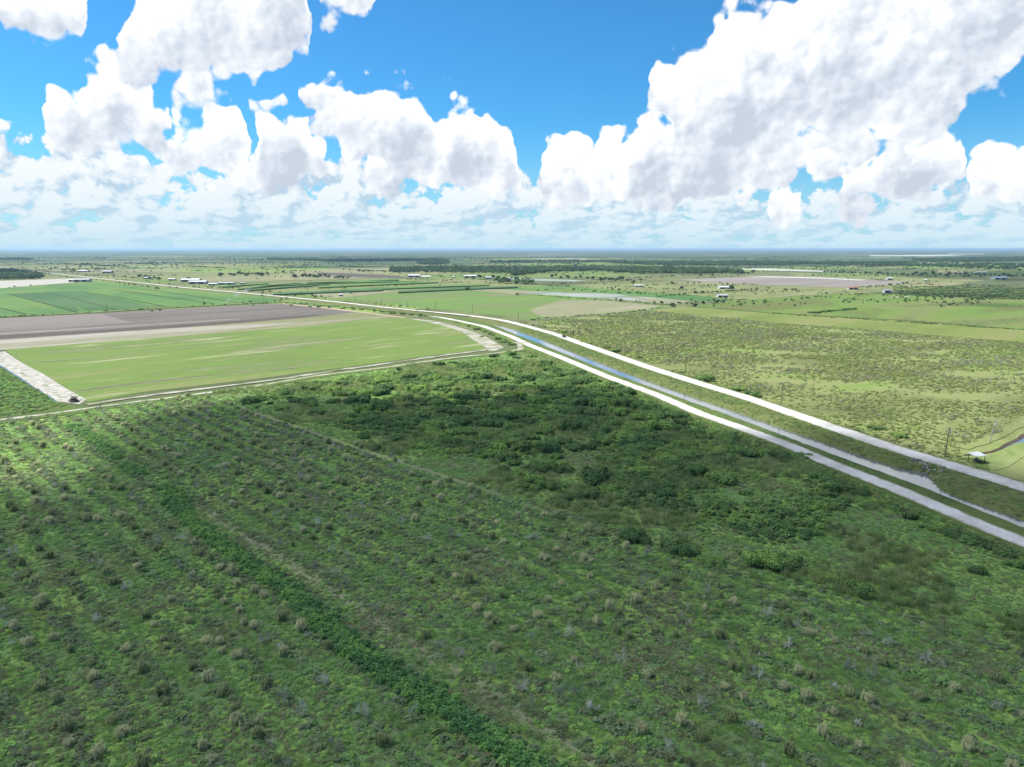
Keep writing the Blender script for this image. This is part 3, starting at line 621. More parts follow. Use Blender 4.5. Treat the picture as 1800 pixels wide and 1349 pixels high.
# ------------------------------------------------------------------ cloud overhead that shades the grove
def cloud(name, poly, alt, thick, soft, dens=1.0, grid=9.0):
    off = SDIR * (alt / SDIR.z); xs_ = [p[0] for p in poly]; ys_ = [p[1] for p in poly]
    x0, x1, y0, y1 = min(xs_) - soft * 2, max(xs_) + soft * 2, min(ys_) - soft * 2, max(ys_) + soft * 2
    gx = np.arange(x0, x1 + grid, grid); gy = np.arange(y0, y1 + grid, grid); X, Y = np.meshgrid(gx, gy); x = X.ravel(); y = Y.ravel()
    ins = inpoly_np(x, y, poly); dm = np.full(len(x), 1e9)
    for i in range(len(poly)):
        ax, ay = poly[i]; bx, by = poly[(i+1) % len(poly)]; vx, vy = bx-ax, by-ay
        t = np.clip(((x-ax)*vx + (y-ay)*vy) / (vx*vx + vy*vy + 1e-9), 0, 1); dm = np.minimum(dm, np.hypot(x-ax-t*vx, y-ay-t*vy))
    sd = np.where(ins, dm, -dm)
    a = np.clip(sd / soft + .5, 0, 1); a = a * a * (3 - 2 * a) * dens
    hgt = thick * np.clip((sd + soft) / (soft * 3), 0, 1) ** .5 * (1 + .3 * np.sin(x / 31) * np.cos(y / 27))
    nxg, nyg = len(gx), len(gy)
    top = np.stack([x, y, hgt * .5 + 1], -1); bot = np.stack([x, y, -hgt * .5 - 1], -1)
    V = np.concatenate([top, bot]) + np.array([off.x, off.y, alt]); N1 = len(x); idx = np.arange(N1).reshape(nyg, nxg)
    q = np.stack([idx[:-1, :-1], idx[:-1, 1:], idx[1:, 1:], idx[1:, :-1]], -1).reshape(-1, 4)
    keep = sd[q].max(1) > -soft * .7; q = q[keep]
    me = mesh_np(name, V, np.concatenate([q, q[:, ::-1] + N1]))
    at_ = me.attributes.new('dens', 'FLOAT', 'POINT'); at_.data.foreach_set('value', np.concatenate([a, a]).astype(np.float32))
    me.materials.append(M_cloud); me.shade_smooth()
    return tag(obj(name, me), kind='structure')
m, b = newmat('cloud_vapour')
an = b.n.new('ShaderNodeAttribute'); an.attribute_name = 'dens'
g = b.n.new('ShaderNodeNewGeometry'); cn = b.noise(g.outputs['Position'], .022, 6, .6)
al = b.math('ADD', an.outputs['Fac'], b.math('MULTIPLY', b.math('SUBTRACT', cn, .5), b.math('MULTIPLY', 3.2, b.math('MULTIPLY', an.outputs['Fac'], b.math('SUBTRACT', 1.0, an.outputs['Fac'])))), clamp=True)
al = b.math('SUBTRACT', 1.0, b.math('SQRT', b.math('SUBTRACT', 1.0, b.math('MULTIPLY', al, .76))))
M_cloud = finish(m, b, (.9, .9, .92), 1.0, 0.0, alpha=al)
SH = [at(*p) for p in [(-260,852),(-120,850),(0,862),(90,858),(160,822),(205,768),(225,740),(310,722),(430,704),(500,700),(560,694),(640,704),(740,706),(850,700),(930,690),(985,680),(1040,690),(1110,704),(1180,735),(1260,760),(1340,770),(1410,765),(1470,752),(1530,774),(1600,792),(1700,812),(1770,826),(1860,850),(2000,880)]]
cloud('cloud', SH + [(260, 60), (120, -60), (-200, -60), (-330, 60)], 900, 30, 24)
for pts, soft, dn in [([(-200,480),(-100,474),(30,471),(70,475),(85,480),(40,484),(-60,488)], 60, .9), ([(1440,712),(1490,718),(1520,732),(1480,736),(1430,724)], 14, .6),
                     ([(1580,482),(1700,478),(1850,474),(2000,480),(2000,497),(1800,495),(1690,491),(1600,488)], 60, .8),
                     ([(1660,534),(1740,531),(1800,537),(1800,543),(1700,538)], 30, .6), ([(1480,505),(1560,512),(1720,519),(1900,525),(1900,529),(1700,525),(1560,517)], 20, .5),
                     ([(470,468.5),(700,467.5),(660,470.5),(480,471.5)], 60, .9), ([(560,459),(800,456),(780,459),(600,461)], 150, .9)]:
    cloud('cloud', [at(*p) for p in pts], max(1500, at(*pts[0])[1] * .62), 70, soft, dn, grid=max(9.0, soft / 4))

# ------------------------------------------------------------------ plant shapes
def quads(c, nrm, size, rng, aspect=1.0):
    c = np.asarray(c, float); n = len(c); nrm = nrm / (np.linalg.norm(nrm, axis=1, keepdims=True) + 1e-9)
    r = rng.normal(size=(n, 3)); t = np.cross(nrm, r); t /= np.linalg.norm(t, axis=1, keepdims=True) + 1e-9; u = np.cross(nrm, t)
    sz = size * rng.uniform(.6, 1.3, (n, 1)); t = t * sz; u = u * sz * aspect
    V = np.stack([c - t - u, c + t - u, c + t * .6 + u, c - t * .6 + u], 1).reshape(-1, 3)
    return V, np.arange(n * 4).reshape(-1, 4)
def join(parts):
    V, Fq, o = [], [], 0
    for v, f in parts: V.append(v); Fq.append(f + o); o += len(v)
    return np.concatenate(V), np.concatenate(Fq)
def foliage(rng, lobes, n, leaf, depth=.22, up=.25):
    """leaf-sized faces through the outer volume of a set of ellipsoid lobes (cx,cy,cz,rx,ry,rz)"""
    L = np.array(lobes, float); w = (L[:, 3] * L[:, 4] + L[:, 3] * L[:, 5]); k = rng.choice(len(L), n * 2, p=w / w.sum())
    d = rng.normal(size=(n * 2, 3)); d /= np.linalg.norm(d, axis=1, keepdims=True); d[:, 2] = np.where(d[:, 2] < -.35, -d[:, 2], d[:, 2])
    bump = 1 + .10 * np.sin(d[:, 0] * 9 + k * 2.1) * np.sin(d[:, 1] * 8 + k) + .07 * np.sin(d[:, 2] * 13 + k * 3)
    rr = (1 - np.abs(rng.normal(0, depth, n * 2))) * bump
    P = L[k, :3] + d * L[k, 3:] * rr[:, None]
    inside = np.zeros(len(P), bool)
    for j in range(len(L)):
        q = ((P - L[j, :3]) / L[j, 3:]); inside |= (np.linalg.norm(q, axis=1) < .78) & (k != j)
    ok = (~inside) & (P[:, 2] > 0.0); P = P[ok][:n]; d = d[ok][:n]
    nn = d * .75 + rng.normal(size=d.shape) * .45; nn[:, 2] += up
    nn[:, 2] = np.abs(nn[:, 2])
    return quads(P, nn, leaf, rng)
def blob_core(rng, lobes, k=.72):
    bm = bmesh.new()
    for l in lobes:
        mt = Matrix.Translation(l[:3]) @ Matrix.Diagonal((l[3] * k, l[4] * k, l[5] * k, 1)); bmesh.ops.create_icosphere(bm, subdivisions=1, radius=1, matrix=mt)
    V = np.array([v.co[:] for v in bm.verts]); V[:, 2] = np.maximum(V[:, 2], 0); Fq = np.array([[v.index for v in f.verts] + [f.verts[2].index] for f in bm.faces]); bm.free()
    return V, Fq
def tri2quad_mesh(name, parts, mat):           # core triangles are stored apart from leaf quads
    vs, fs, o = [], [], 0
    for v, f in parts:
        vs += [tuple(q) for q in v]; fs += [tuple(dict.fromkeys((int(i) + o) for i in q)) for q in f]; o += len(v)
    me = bpy.data.meshes.new(name); me.from_pydata(vs, [], fs); me.materials.append(mat); me.update(); return me
def bush_mesh(name, seed, mat, n=1500, leaf=.050, flat=.55, nl=7):
    rng = np.random.default_rng(seed); lobes = [(0, 0, flat * .36, .55, .50, flat * .50)]
    for i in range(nl + 3):
        a = rng.uniform(0, 2 * math.pi); r = rng.uniform(.25, .85); q = rng.uniform(.18, .42)
        lobes.append((math.cos(a) * r, math.sin(a) * r, flat * rng.uniform(.20, .55), q, q * rng.uniform(.8, 1.2), flat * rng.uniform(.35, .52)))
    return tri2quad_mesh(name, [foliage(rng, lobes, n, leaf, up=.5), blob_core(rng, lobes)], mat)
def tree_mesh(name, seed, mat, n=700, tall=1.1):
    rng = np.random.default_rng(seed); lobes = [(0, 0, tall * .62, .55, .55, tall * .36)]
    for i in range(6):
        a = rng.uniform(0, 2 * math.pi); r = rng.uniform(.3, .6); q = rng.uniform(.28, .42)
        lobes.append((math.cos(a) * r, math.sin(a) * r, tall * rng.uniform(.35, .72), q, q, tall * rng.uniform(.18, .28)))
    return tri2quad_mesh(name, [foliage(rng, lobes, n, .085), blob_core(rng, lobes, .66)], mat)
def tuft_mesh(name, seed, mat, n=150, h=.62, spread=1.0):
    """a fountain of drooping grass blades"""
    rng = np.random.default_rng(seed); V, Fq = [], []
    for i in range(n):
        if i % 12 == 0: ca, cb, ch = rng.normal(0, .26), rng.normal(0, .26), rng.uniform(.65, 1.1)
        a = rng.uniform(0, 2 * math.pi); r0 = rng.uniform(0, .25); rr = ch * .8 * spread * rng.uniform(.35, 1.0); hh = h * ch * rng.uniform(.7, 1.1); dx, dy = math.cos(a), math.sin(a)
        tw = rng.uniform(-.5, .5); wx, wy = -math.sin(a + tw), math.cos(a + tw); w = rng.uniform(.030, .055); o = len(V)
        for t, z in ((0, .0), (.35, .82), (.7, 1.0), (1, rng.uniform(.35, .8))):
            x = dx * (r0 + (rr - r0) * t ** 1.3); y = dy * (r0 + (rr - r0) * t ** 1.3); ww = w * (1 - t * .6)
            V += [(ca + x - wx * ww, cb + y - wy * ww, z * hh), (ca + x + wx * ww, cb + y + wy * ww, z * hh)]
        for k in range(3): Fq.append((o + 2*k, o + 2*k + 1, o + 2*k + 3, o + 2*k + 2))
    return mesh_np(name, V, Fq, mat)
def blades_mesh(name, seed, mat, n=60, h=1.0, r=.5, w=.03, lean=.35):
    rng = np.random.default_rng(seed); V, Fq = [], []
    for i in range(n):
        x, y = rng.normal(0, r * .5, 2); a = rng.uniform(0, math.pi); hh = h * rng.uniform(.5, 1.1); lx, ly = rng.normal(0, lean * hh, 2); wx, wy = math.cos(a) * w, math.sin(a) * w; o = len(V)
        for t in (0, .55, 1):
            k = t * t; q = 1 - t * .7; V += [(x + lx * k - wx * q, y + ly * k - wy * q, hh * t), (x + lx * k + wx * q, y + ly * k + wy * q, hh * t)]
        for k in range(2): Fq.append((o + 2*k, o + 2*k + 1, o + 2*k + 3, o + 2*k + 2))
    return mesh_np(name, V, Fq, mat)
def twig_mesh(name, seed, mat, h=1.0, levels=4, r=.030, stems=4, spread=.75):
    """a leafless shrub: stems that fork into finer, spreading twigs"""
    rng = np.random.default_rng(seed); mb = MB()
    def grow(p, d, l, rr, lv):
        q = p + d * l; mb.tube(p, q, rr, rr * .68, n=3, caps=False)
        if lv == 0: return
        for i in range(3 if lv > 1 else 2):
            nd = (d + Vector(rng.normal(0, .62, 3)) + Vector((0, 0, .06))).normalized(); grow(q if i else p + d * l * .7, nd, l * rng.uniform(.62, .85), rr * .66, lv - 1)
    for i in range(stems):
        a = rng.uniform(0, 2 * math.pi); d = Vector((math.cos(a) * spread, math.sin(a) * spread, 1)).normalized(); grow(Vector((0, 0, 0)), d, .34 * h, r, levels - 1)
    me = bpy.data.meshes.new(name); me.from_pydata(mb.v, [], mb.f); me.materials.append(mat); me.update(); return me
def clump_mesh(name, seed, mat, n=46, leaf=.13, flat=.5):
    rng = np.random.default_rng(seed); lobes = [(0, 0, .1, .55, .55, flat * .7)] + [(rng.uniform(-.45, .45), rng.uniform(-.45, .45), .08, .35, .35, flat * rng.uniform(.4, .8)) for _ in range(3)]
    V, Fq = foliage(rng, lobes, n, leaf, depth=.3, up=1.3); return mesh_np(name, V, Fq, mat)

BUSH = [bush_mesh('bush', 20 + i, M_bush, 2000, .040, .55 + .05 * i) for i in range(4)]
TREE = [tree_mesh('tree', 40 + i, M_tree, 700, 1.0 + .18 * i) for i in range(4)]
TUFT = [tuft_mesh('tuft', 60 + i, M_tuft, 230 + 20 * i, .85 + .12 * i, .9) for i in range(4)]
TWIG = [twig_mesh('dead_shrub', 80 + i, M_twig, .9, 5, .021, 5, 1.15) for i in range(4)]
CLUMP = [clump_mesh('weed', 100 + i, M_weed, 52, .12) for i in range(4)]
M_row = leaf_mat('row_shrub_leaf', [(0.258, 0.307, 0.176), (0.217, 0.307, 0.152), (0.183, 0.292, 0.129), (0.248, 0.366, 0.148), (0.278, 0.35, 0.19)], 0.06, trans=.5)
ROWC = [clump_mesh('row_shrub', 105 + i, M_row, 60, .11) for i in range(3)]
GRASS = [blades_mesh('grass', 110 + i, M_weed, 60, .6, .8, .040, .9) for i in range(3)]
REED = [blades_mesh('reed', 120 + i, M_reed, 80, 1.0, .8, .030, .3) for i in range(3)]
LUSH = [clump_mesh('lush_weed', 130 + i, M_lush, 80, .10, .75) for i in range(3)]
SCRUB = [clump_mesh('scrub', 140 + i, M_scrub, 90, .10, .7) for i in range(4)]
SCRUBT = [twig_mesh('scrub_twig', 150 + i, M_twig, 1.0, 4, .030, 5, .9) for i in range(2)]
UNDER = [clump_mesh('under_leaf', 180 + i, M_bush, 90, .10, .75) for i in range(3)]
BUSH_LO = [bush_mesh('bush_lo', 160 + i, M_bush, 420, .085) for i in range(3)]

# ------------------------------------------------------------------ scattering uncountable growth (one object each)
def scatter(name, X, Y, Z, SC, meshes, SZ=None, tilt=0.12, seed=1, kind='stuff'):
    """one object: points that carry copies of a few plant shapes"""
    rng = np.random.default_rng(seed); n = len(X); me = bpy.data.meshes.new(name)
    me.vertices.add(n); me.vertices.foreach_set('co', np.stack([X, Y, Z], -1).astype(np.float32).ravel())
    SC = np.broadcast_to(SC, (n,)); SZ = SC if SZ is None else np.broadcast_to(SZ, (n,))
    a = me.attributes.new('sc', 'FLOAT_VECTOR', 'POINT'); a.data.foreach_set('vector', np.stack([SC, SC, SZ], -1).astype(np.float32).ravel())
    rt = np.stack([rng.normal(0, tilt, n), rng.normal(0, tilt, n), rng.uniform(0, 6.283, n)], -1).astype(np.float32)
    a = me.attributes.new('rt', 'FLOAT_VECTOR', 'POINT'); a.data.foreach_set('vector', rt.ravel())
    a = me.attributes.new('ix', 'INT', 'POINT'); a.data.foreach_set('value', rng.integers(0, len(meshes), n).astype(np.int32))
    col = bpy.data.collections.new(name + '_shapes')
    for i, mm in enumerate(meshes): col.objects.link(bpy.data.objects.new('%s_shape_%d' % (name, i), mm))
    o = link(bpy.data.objects.new(name, me)); ng = bpy.data.node_groups.new(name, 'GeometryNodeTree')
    ng.interface.new_socket('Geometry', in_out='INPUT', socket_type='NodeSocketGeometry'); ng.interface.new_socket('Geometry', in_out='OUTPUT', socket_type='NodeSocketGeometry')
    N, L = ng.nodes, ng.links; gi = N.new('NodeGroupInput'); go = N.new('NodeGroupOutput'); ip = N.new('GeometryNodeInstanceOnPoints')
    ci = N.new('GeometryNodeCollectionInfo'); ci.inputs['Collection'].default_value = col; ci.inputs['Separate Children'].default_value = True
    ip.inputs['Pick Instance'].default_value = True
    def na(nm, ty):
        q = N.new('GeometryNodeInputNamedAttribute'); q.data_type = ty; q.inputs['Name'].default_value = nm; return [s for s in q.outputs if s.enabled][0]
    L.new(gi.outputs[0], ip.inputs['Points']); L.new(ci.outputs[0], ip.inputs['Instance']); L.new(na('sc', 'FLOAT_VECTOR'), ip.inputs['Scale'])
    L.new(na('ix', 'INT'), ip.inputs['Instance Index'])
    er = N.new('FunctionNodeEulerToRotation'); L.new(na('rt', 'FLOAT_VECTOR'), er.inputs[0]); L.new(er.outputs[0], ip.inputs['Rotation'])
    L.new(ip.outputs[0], go.inputs[0]); md = o.modifiers.new('scatter', 'NODES'); md.node_group = ng
    return tag(o, kind=kind)
def fbm(x, y, s, seed=0, oct=4):               # cheap smooth value noise in numpy
    r = 0; a = 1; tot = 0
    for o in range(oct):
        X = x / s * 2 ** o + seed * 17.3; Y = y / s * 2 ** o + seed * 9.1; xi = np.floor(X).astype(np.int64); yi = np.floor(Y).astype(np.int64); fx = X - xi; fy = Y - yi
        fx = fx * fx * (3 - 2 * fx); fy = fy * fy * (3 - 2 * fy)
        h = lambda i, j: (np.sin(i * 127.1 + j * 311.7 + seed) * 43758.5453) % 1.0
        v = (h(xi, yi) * (1 - fx) + h(xi + 1, yi) * fx) * (1 - fy) + (h(xi, yi + 1) * (1 - fx) + h(xi + 1, yi + 1) * fx) * fy
        r = r + a * v; tot += a; a *= .55
    return r / tot
def project(x, y, z=0.0):                      # to photo pixels, only used to cull what lies far outside the frame
    zc = y * math.cos(PITCH) + (H - z) * math.sin(PITCH); yc = (z - H) * math.cos(PITCH) + y * math.sin(PITCH)
    return CX + F * x / zc, CY - F * yc / zc
def near_frame(x, y, m=160):
    px, py = project(x, y); return (px > -m) & (px < 1800 + m) & (py < 1349 + m)
def sample(poly, dens, rng, m=160):
    xs_ = [p[0] for p in poly]; ys_ = [p[1] for p in poly]; x0, x1, y0, y1 = min(xs_), max(xs_), min(ys_), max(ys_)
    n = int((x1 - x0) * (y1 - y0) * dens); x = rng.uniform(x0, x1, n); y = rng.uniform(y0, y1, n)
    k = inpoly_np(x, y, poly); x, y = x[k], y[k]; k = near_frame(x, y, m); return x[k], y[k]
rng = np.random.default_rng(3)
# thicket area of the grove: everything beyond the second path; densities follow it
def in_thicket(x, y):
    u, v = rowcoords(x, y); return v - .00016 * (u + 313) ** 2 > 134.8
def on_paths(x, y):
    u, v = rowcoords(x, y); return ((np.abs(v - 70.8 + np.sin(u / 6.) * .5) < 1.2) & (u > -205) & (np.sin(x * 12.9898 + y * 78.233) > -.1)) | ((np.abs(v - .00016 * (u + 313) ** 2 - 133.3) < 1.1) & (u < -150))
x, y = sample(GP, 1.5, rng); d = np.hypot(x, y); k = rng.random(len(x)) < np.clip(170 / d, .12, 1) ** 1.1
x, y, d = x[k], y[k], d[k]; k = ~on_paths(x, y) & (fbm(x, y, 14, 5) > .22); x, y, d = x[k], y[k], d[k]
gsel = fbm(x, y, 9, 2) > .53; sc = rng.uniform(.45, 1.1, len(x)) * np.clip(d / 170, 1, 2.0) ** .6; sz = sc * rng.uniform(.35, .85, len(x)) * (0.6 + .8 * fbm(x, y, 22, 8))
u_, v_ = rowcoords(x, y); ph = np.abs(((v_ + .9 * np.sin(u_ / 17) + 3.3) % 6.6) - 3.3); inrow = (ph < 1.25) & ~in_thicket(x, y); k = inrow | (rng.random(len(x)) < .62)
sc = np.where(inrow, sc * 1.25, sc * .9); sz = np.where(inrow, sz * 1.7, sz); ro = inrow & (rng.random(len(x)) < .6) & k
scatter('row_shrubs', x[ro], y[ro], 0 * x[ro], sc[ro], ROWC, sz[ro] * 1.1, seed=16)
k &= ~ro; x, y, sc, sz, gsel = x[k], y[k], sc[k], sz[k], gsel[k]
scatter('weeds', x[~gsel], y[~gsel], 0 * x[~gsel], sc[~gsel], CLUMP, sz[~gsel], seed=1)
scatter('grass', x[gsel], y[gsel], 0 * x[gsel], sc[gsel] * .95, GRASS, sz[gsel] * .9, seed=2)
x, y = sample(GP, 1.8, rng); d = np.hypot(x, y); k = (rng.random(len(x)) < np.clip(130 / d, .0, 1) ** 1.6) & ~on_paths(x, y); x, y = x[k], y[k]; sc = rng.uniform(.35, .75, len(x))
scatter('short_grass', x, y, 0 * x, sc, GRASS + CLUMP[:2], sc * rng.uniform(.5, .9, len(x)), seed=12)
# bright weeds filling the first row hollow
u = rng.uniform(-330, 180, 6000); u = u[fbm(u, 0 * u + 4, 11, 5) > .34]; v = np.interp(u, [-273, -220, -175, -150, -65, 100], [69, 67.4, 64.6, 63.3, 62.8, 62]) + rng.normal(0, 1, len(u)) * (.55 + .9 * fbm(u, 0 * u, 16, 3)) + .9 * np.sin(u / 13)
x = u * math.cos(ROWA) - v * math.sin(ROWA); y = u * math.sin(ROWA) + v * math.cos(ROWA)
k = inpoly_np(x, y, GP) & near_frame(x, y); x, y = x[k], y[k]; s = rng.uniform(.8, 1.6, len(x))
scatter('lush_weeds', x, y, 0 * x, s, LUSH, s * rng.uniform(.8, 1.4, len(x)), seed=3)
# tall reed grass between the bushes
x, y = sample(GP, .28, rng); k = in_thicket(x, y) & (fbm(x, y, 22, 4) > .55); x, y = x[k], y[k]; s = rng.uniform(.9, 1.6, len(x))
scatter('tall_grass', x, y, 0 * x, s, REED, s * rng.uniform(.9, 1.5, len(x)), seed=4, tilt=.08)
# dense low undergrowth that ties the bushes of the thicket together
UP = [at(*p) for p in [(430,700),(560,672),(700,655),(860,632),(960,640),(1060,668),(1190,738),(1330,795),(1500,880),(1420,950),(1250,975),(1100,900),(980,890),(850,830),(720,780),(560,745)]]
x, y = sample(UP, .30, rng, 50); f_ = fbm(x, y, 24, 14); k = (f_ > .44) & (x < fNR(y) - 7); x, y, f_ = x[k], y[k], f_[k]; s = rng.uniform(.8, 2.2, len(x)) * np.clip(.5 + (f_ - .44) * 4, .5, 1.3)
scatter('undergrowth', x, y, 0 * x, s, UNDER, s * rng.uniform(.7, 1.2, len(x)), seed=17)
# sunlit scrub beyond the canal: olive clumps and leafless grey twigs
x, y = sample(SP, .55, rng, 60); d = np.hypot(x, y); fx, fy = project(x, y); k = ~inpoly_np(fx, fy, [(1685,790),(1760,760),(1860,695),(1960,640),(2100,700),(1850,850),(1700,835)]); x, y, d = x[k], y[k], d[k]; f1 = fbm(x * .8 + y * .3, y * 1.5, 46, 6); k = (f1 > .30) & (rng.random(len(x)) < np.clip(260 / d, .2, 1)) & (rng.random(len(x)) < np.clip((f1 - .30) * 5, .2, 1)); x, y, d, f1 = x[k], y[k], d[k], f1[k]
s = rng.uniform(.4, 1.15, len(x)) * np.clip(d / 260, 1, 2.2) ** .6
scatter('scrub', x, y, 0 * x, s, SCRUB, s * rng.uniform(.6, 1.1, len(x)), seed=5)
k = (fbm(x, y, 30, 9) > .50) & (rng.random(len(x)) < .30); M_dry = leaf_mat('dry_twig', [(.22, .22, .155), (.28, .28, .20), (.34, .335, .255)], .05, trans=0.0)
SCRUBT = [twig_mesh('scrub_twig', 150 + i, M_dry, 1.0, 4, .030, 5, .9) for i in range(2)]
scatter('dry_scrub', x[k] + 1, y[k] + .8, 0 * x[k], s[k] * 1.5, SCRUBT, s[k] * 1.3, seed=6)
# rough grass on the canal banks
ya = rng.uniform(95, 640, 5200); t = rng.random(len(ya)); t = t[np.argsort(rng.random(len(t)))]
xa = fW1(ya) * (1 - t) + fl(ya) * t; za = crest(ya) * np.interp(t, [0, .12, .3, .6, 1], [0, .5, .74, .9, .97]) - .05
k = (t > .03) & (t < .93); s = rng.uniform(.5, 1.1, k.sum()); scatter('bank_grass', xa[k], ya[k], za[k], s, REED + GRASS, s * .8, seed=7)
yb = rng.uniform(95, 500, 5200); xb = offs(fNR, -HN - 3.6)(yb) + rng.uniform(-3.2, 2.6, len(yb)); s = rng.uniform(.5, 1.2, len(xb)); scatter('verge_weeds', xb, yb, np.clip((xb - offs(fNR, -HN - 4.2)(yb)) * .42, 0, 1.4), s, CLUMP + REED[:1], s * 1.1, seed=8)
CP = [at(*p) for p in [(-100,640),(0,648),(98,706),(118,714),(60,726),(-100,742)]]; x, y = sample(CP, .35, rng, 100); s = rng.uniform(.6, 1.5, len(x)); scatter('ditch_weeds', x, y, 0 * x + .2, s, LUSH + CLUMP, s, seed=13)
yb = rng.uniform(100, 420, 900); xb = offs(fNR, HN + 1.8)(yb) + rng.normal(0, .5, len(yb)); s = rng.uniform(.4, .8, len(xb)); scatter('verge_grass', xb, yb, crest(yb) - .25, s, GRASS, s * .5, seed=9)

# ------------------------------------------------------------------ bushes of the thicket, one object each
def place(name, me, px, py, w, hs=1.0, z=0.0, rz=None, base=0.25):
    """px, py: middle of the plant in the photo, w: its width in photo pixels"""
    x, y = at(px, py + w * base, z); s = w / px_scale(x, y, z) / 2 * 1.12
    o = link(bpy.data.objects.new(name, me)); o.location = (x, y, z - .05 * s); o.scale = (s, s, s * hs * 1.0); o.rotation_euler = (0, 0, R.uniform(0, 6.28) if rz is None else rz); return o
THICK = [(455,696,22),(500,687,28),(525,672,14),(547,677,36),(542,701,46),(586,701,28),(605,672,26),(589,682,28),(633,693,46),(669,665,38),(719,658,26),(772,637,24),(732,648,22),(780,665,22),(736,679,44),(678,707,50),(772,734,64),(811,718,46),(639,712,46),(825,691,50),(889,693,36),(797,690,32),(867,623,18),(900,619,22),(908,626,18),(933,623,20),(825,754,24),(817,773,36),(744,776,42),(639,762,28),(889,795,46),(922,829,34),(905,757,42),(911,827,38),(967,849,36),(1050,832,62),(1067,799,42),(992,811,22),(978,799,26),(967,779,52),(1100,759,58),(1078,738,40),(1169,742,52),(1194,738,30),(1125,820,62),(1172,802,48),(1247,795,20),(1217,765,18),(1247,754,32),(1272,832,60),(1158,852,62),(1217,818,52),(1094,832,32),(1345,790,44),(1375,795,46),(1405,800,42),(1425,815,32),(1435,828,40),(1475,851,48),(1525,879,40),(1551,879,30),(1441,882,32),(1568,957,42),(1435,932,28),(1370,917,32),(1351,907,24),(1390,927,22),(1475,927,30),(1491,907,22),(1708,938,54),(1737,950,52),(1680,932,44),(1650,915,34),(1259,883,50),(1289,913,24),(1205,957,56),(1178,952,44),(1248,978,50),(1345,978,66),(1388,984,60),(1444,987,36),(1459,1009,42),(1514,1031,50),(1718,1000,32),(1662,1024,26),(1265,1059,28),(1110,935,48),(1135,945,34),(1040,860,50),(1075,855,40),(1000,868,34),(880,830,24),(860,796,30),(700,742,40),(560,720,34),(610,735,30),(500,712,30),(520,700,26),(440,700,34),(1765,965,50),(1790,985,40),(1310,862,26),(1060,915,22),(985,905,26),(1330,1010,26),(1405,1040,24),(700,765,30),(780,760,34),(860,735,50),(930,735,40),(1000,745,46),(940,700,40),(1020,700,44),(1010,780,40),(1130,780,40),(900,770,36)]
LAB_R = 'dark leafy bush of the dense mass hugging the near white road'
bushes = []
for i, (px, py, w) in enumerate(THICK):
    o = place('bush', BUSH[i % 4], px, py, w, R.uniform(.8, 1.15)); bushes.append(o)
# the dense mass along the near road and random fill of the dark part of the thicket
MASS = [at(*p) for p in [(985,655),(1060,662),(1150,702),(1200,728),(1200,748),(1120,742),(1040,712),(960,700),(940,672)]]
FILL = [at(*p) for p in [(590,690),(700,680),(830,650),(960,640),(1040,668),(1180,740),(1330,790),(1240,860),(1100,880),(980,890),(850,830),(720,780),(610,730)]]
ROADE = [(float(fNR(y)) - 7.5, float(y)) for y in range(120, 215, 7)]
cand = []
rb = np.random.default_rng(12)
xm, ym = sample(MASS, .020, rb, 50); cand += [q for q in [(a, c, rb.uniform(3.5, 6.8), 1) for a, c in zip(xm, ym)] if q[0] + q[2] * .8 < float(fNR(q[1])) - 4]
xf, yf = sample(FILL, .0105, rb, 50); cand += [(a, c, rb.uniform(2.2, 5.6), 0) for a, c in zip(xf, yf)]
xt, yt = sample(GP, .0011, rb, 50); kk = in_thicket(xt, yt); cand += [(a, c, rb.uniform(1.0, 2.6), 0) for a, c in zip(xt[kk], yt[kk])]
for yy in np.arange(112, 330, 6.5):
    if fbm(np.array([yy]), np.array([0.]), 34, 3)[0] > .40: cand.append((float(fNR(yy)) - 8.5 - rb.uniform(0, 3), float(yy), rb.uniform(2.0, 4.2), 1))
cand = [q for q in cand if all(math.hypot(q[0] - o.location.x, q[1] - o.location.y) > .55 * (q[2] + o.scale.x) for o in bushes[:120])]
cand.sort(key=lambda q: -q[2] / math.hypot(q[0], q[1]))
left = 300 - len(bushes) - 34
for x_, y_, s_, road in cand[:left]:
    o = link(bpy.data.objects.new('bush', BUSH[R.randrange(4)])); o.location = (x_, y_, -.1); o.scale = (s_ * R.uniform(.9, 1.35), s_ * R.uniform(.8, 1.15), s_ * R.uniform(.65, 1.1)); o.rotation_euler = (0, 0, R.uniform(0, 6.28)); o['rd'] = road; bushes.append(o)
rest = cand[left:]
if rest:
    A_ = np.array([q[:3] for q in rest]); scatter('low_thicket', A_[:, 0], A_[:, 1], 0 * A_[:, 0], A_[:, 2], BUSH_LO, A_[:, 2] * 1.25, seed=15)
for o in bushes:
    px, py = project(o.location.x, o.location.y); rd = abs(o.location.x - float(fNR(o.location.y))) < 14
    if 'rd' in o: del o['rd']
    if rd: tag(o, LAB_R, 'bush', 'bushes hugging the near white road')
    else:
        wpx = o.scale.x * 2 * px_scale(o.location.x, o.location.y); size = 'large' if wpx > 42 else ('middling' if wpx > 26 else 'small')
        where = ('in the lit strip below the sandy track' if py < 672 else 'in the left part of the thicket, right of the old path' if px < 690 else 'in the darkest middle of the thicket' if py < 800 and px < 1000 else
                 'beside the brown clearing behind the road mass' if py < 800 else 'along the lower left edge of the thicket' if px < 1160 else 'around the grassy opening of the thicket' if py < 900 else 'in the chain of bushes nearest the camera')
        tag(o, '%s dark green bush %s' % (size, where), 'bush', '%s bushes %s' % (size, where))
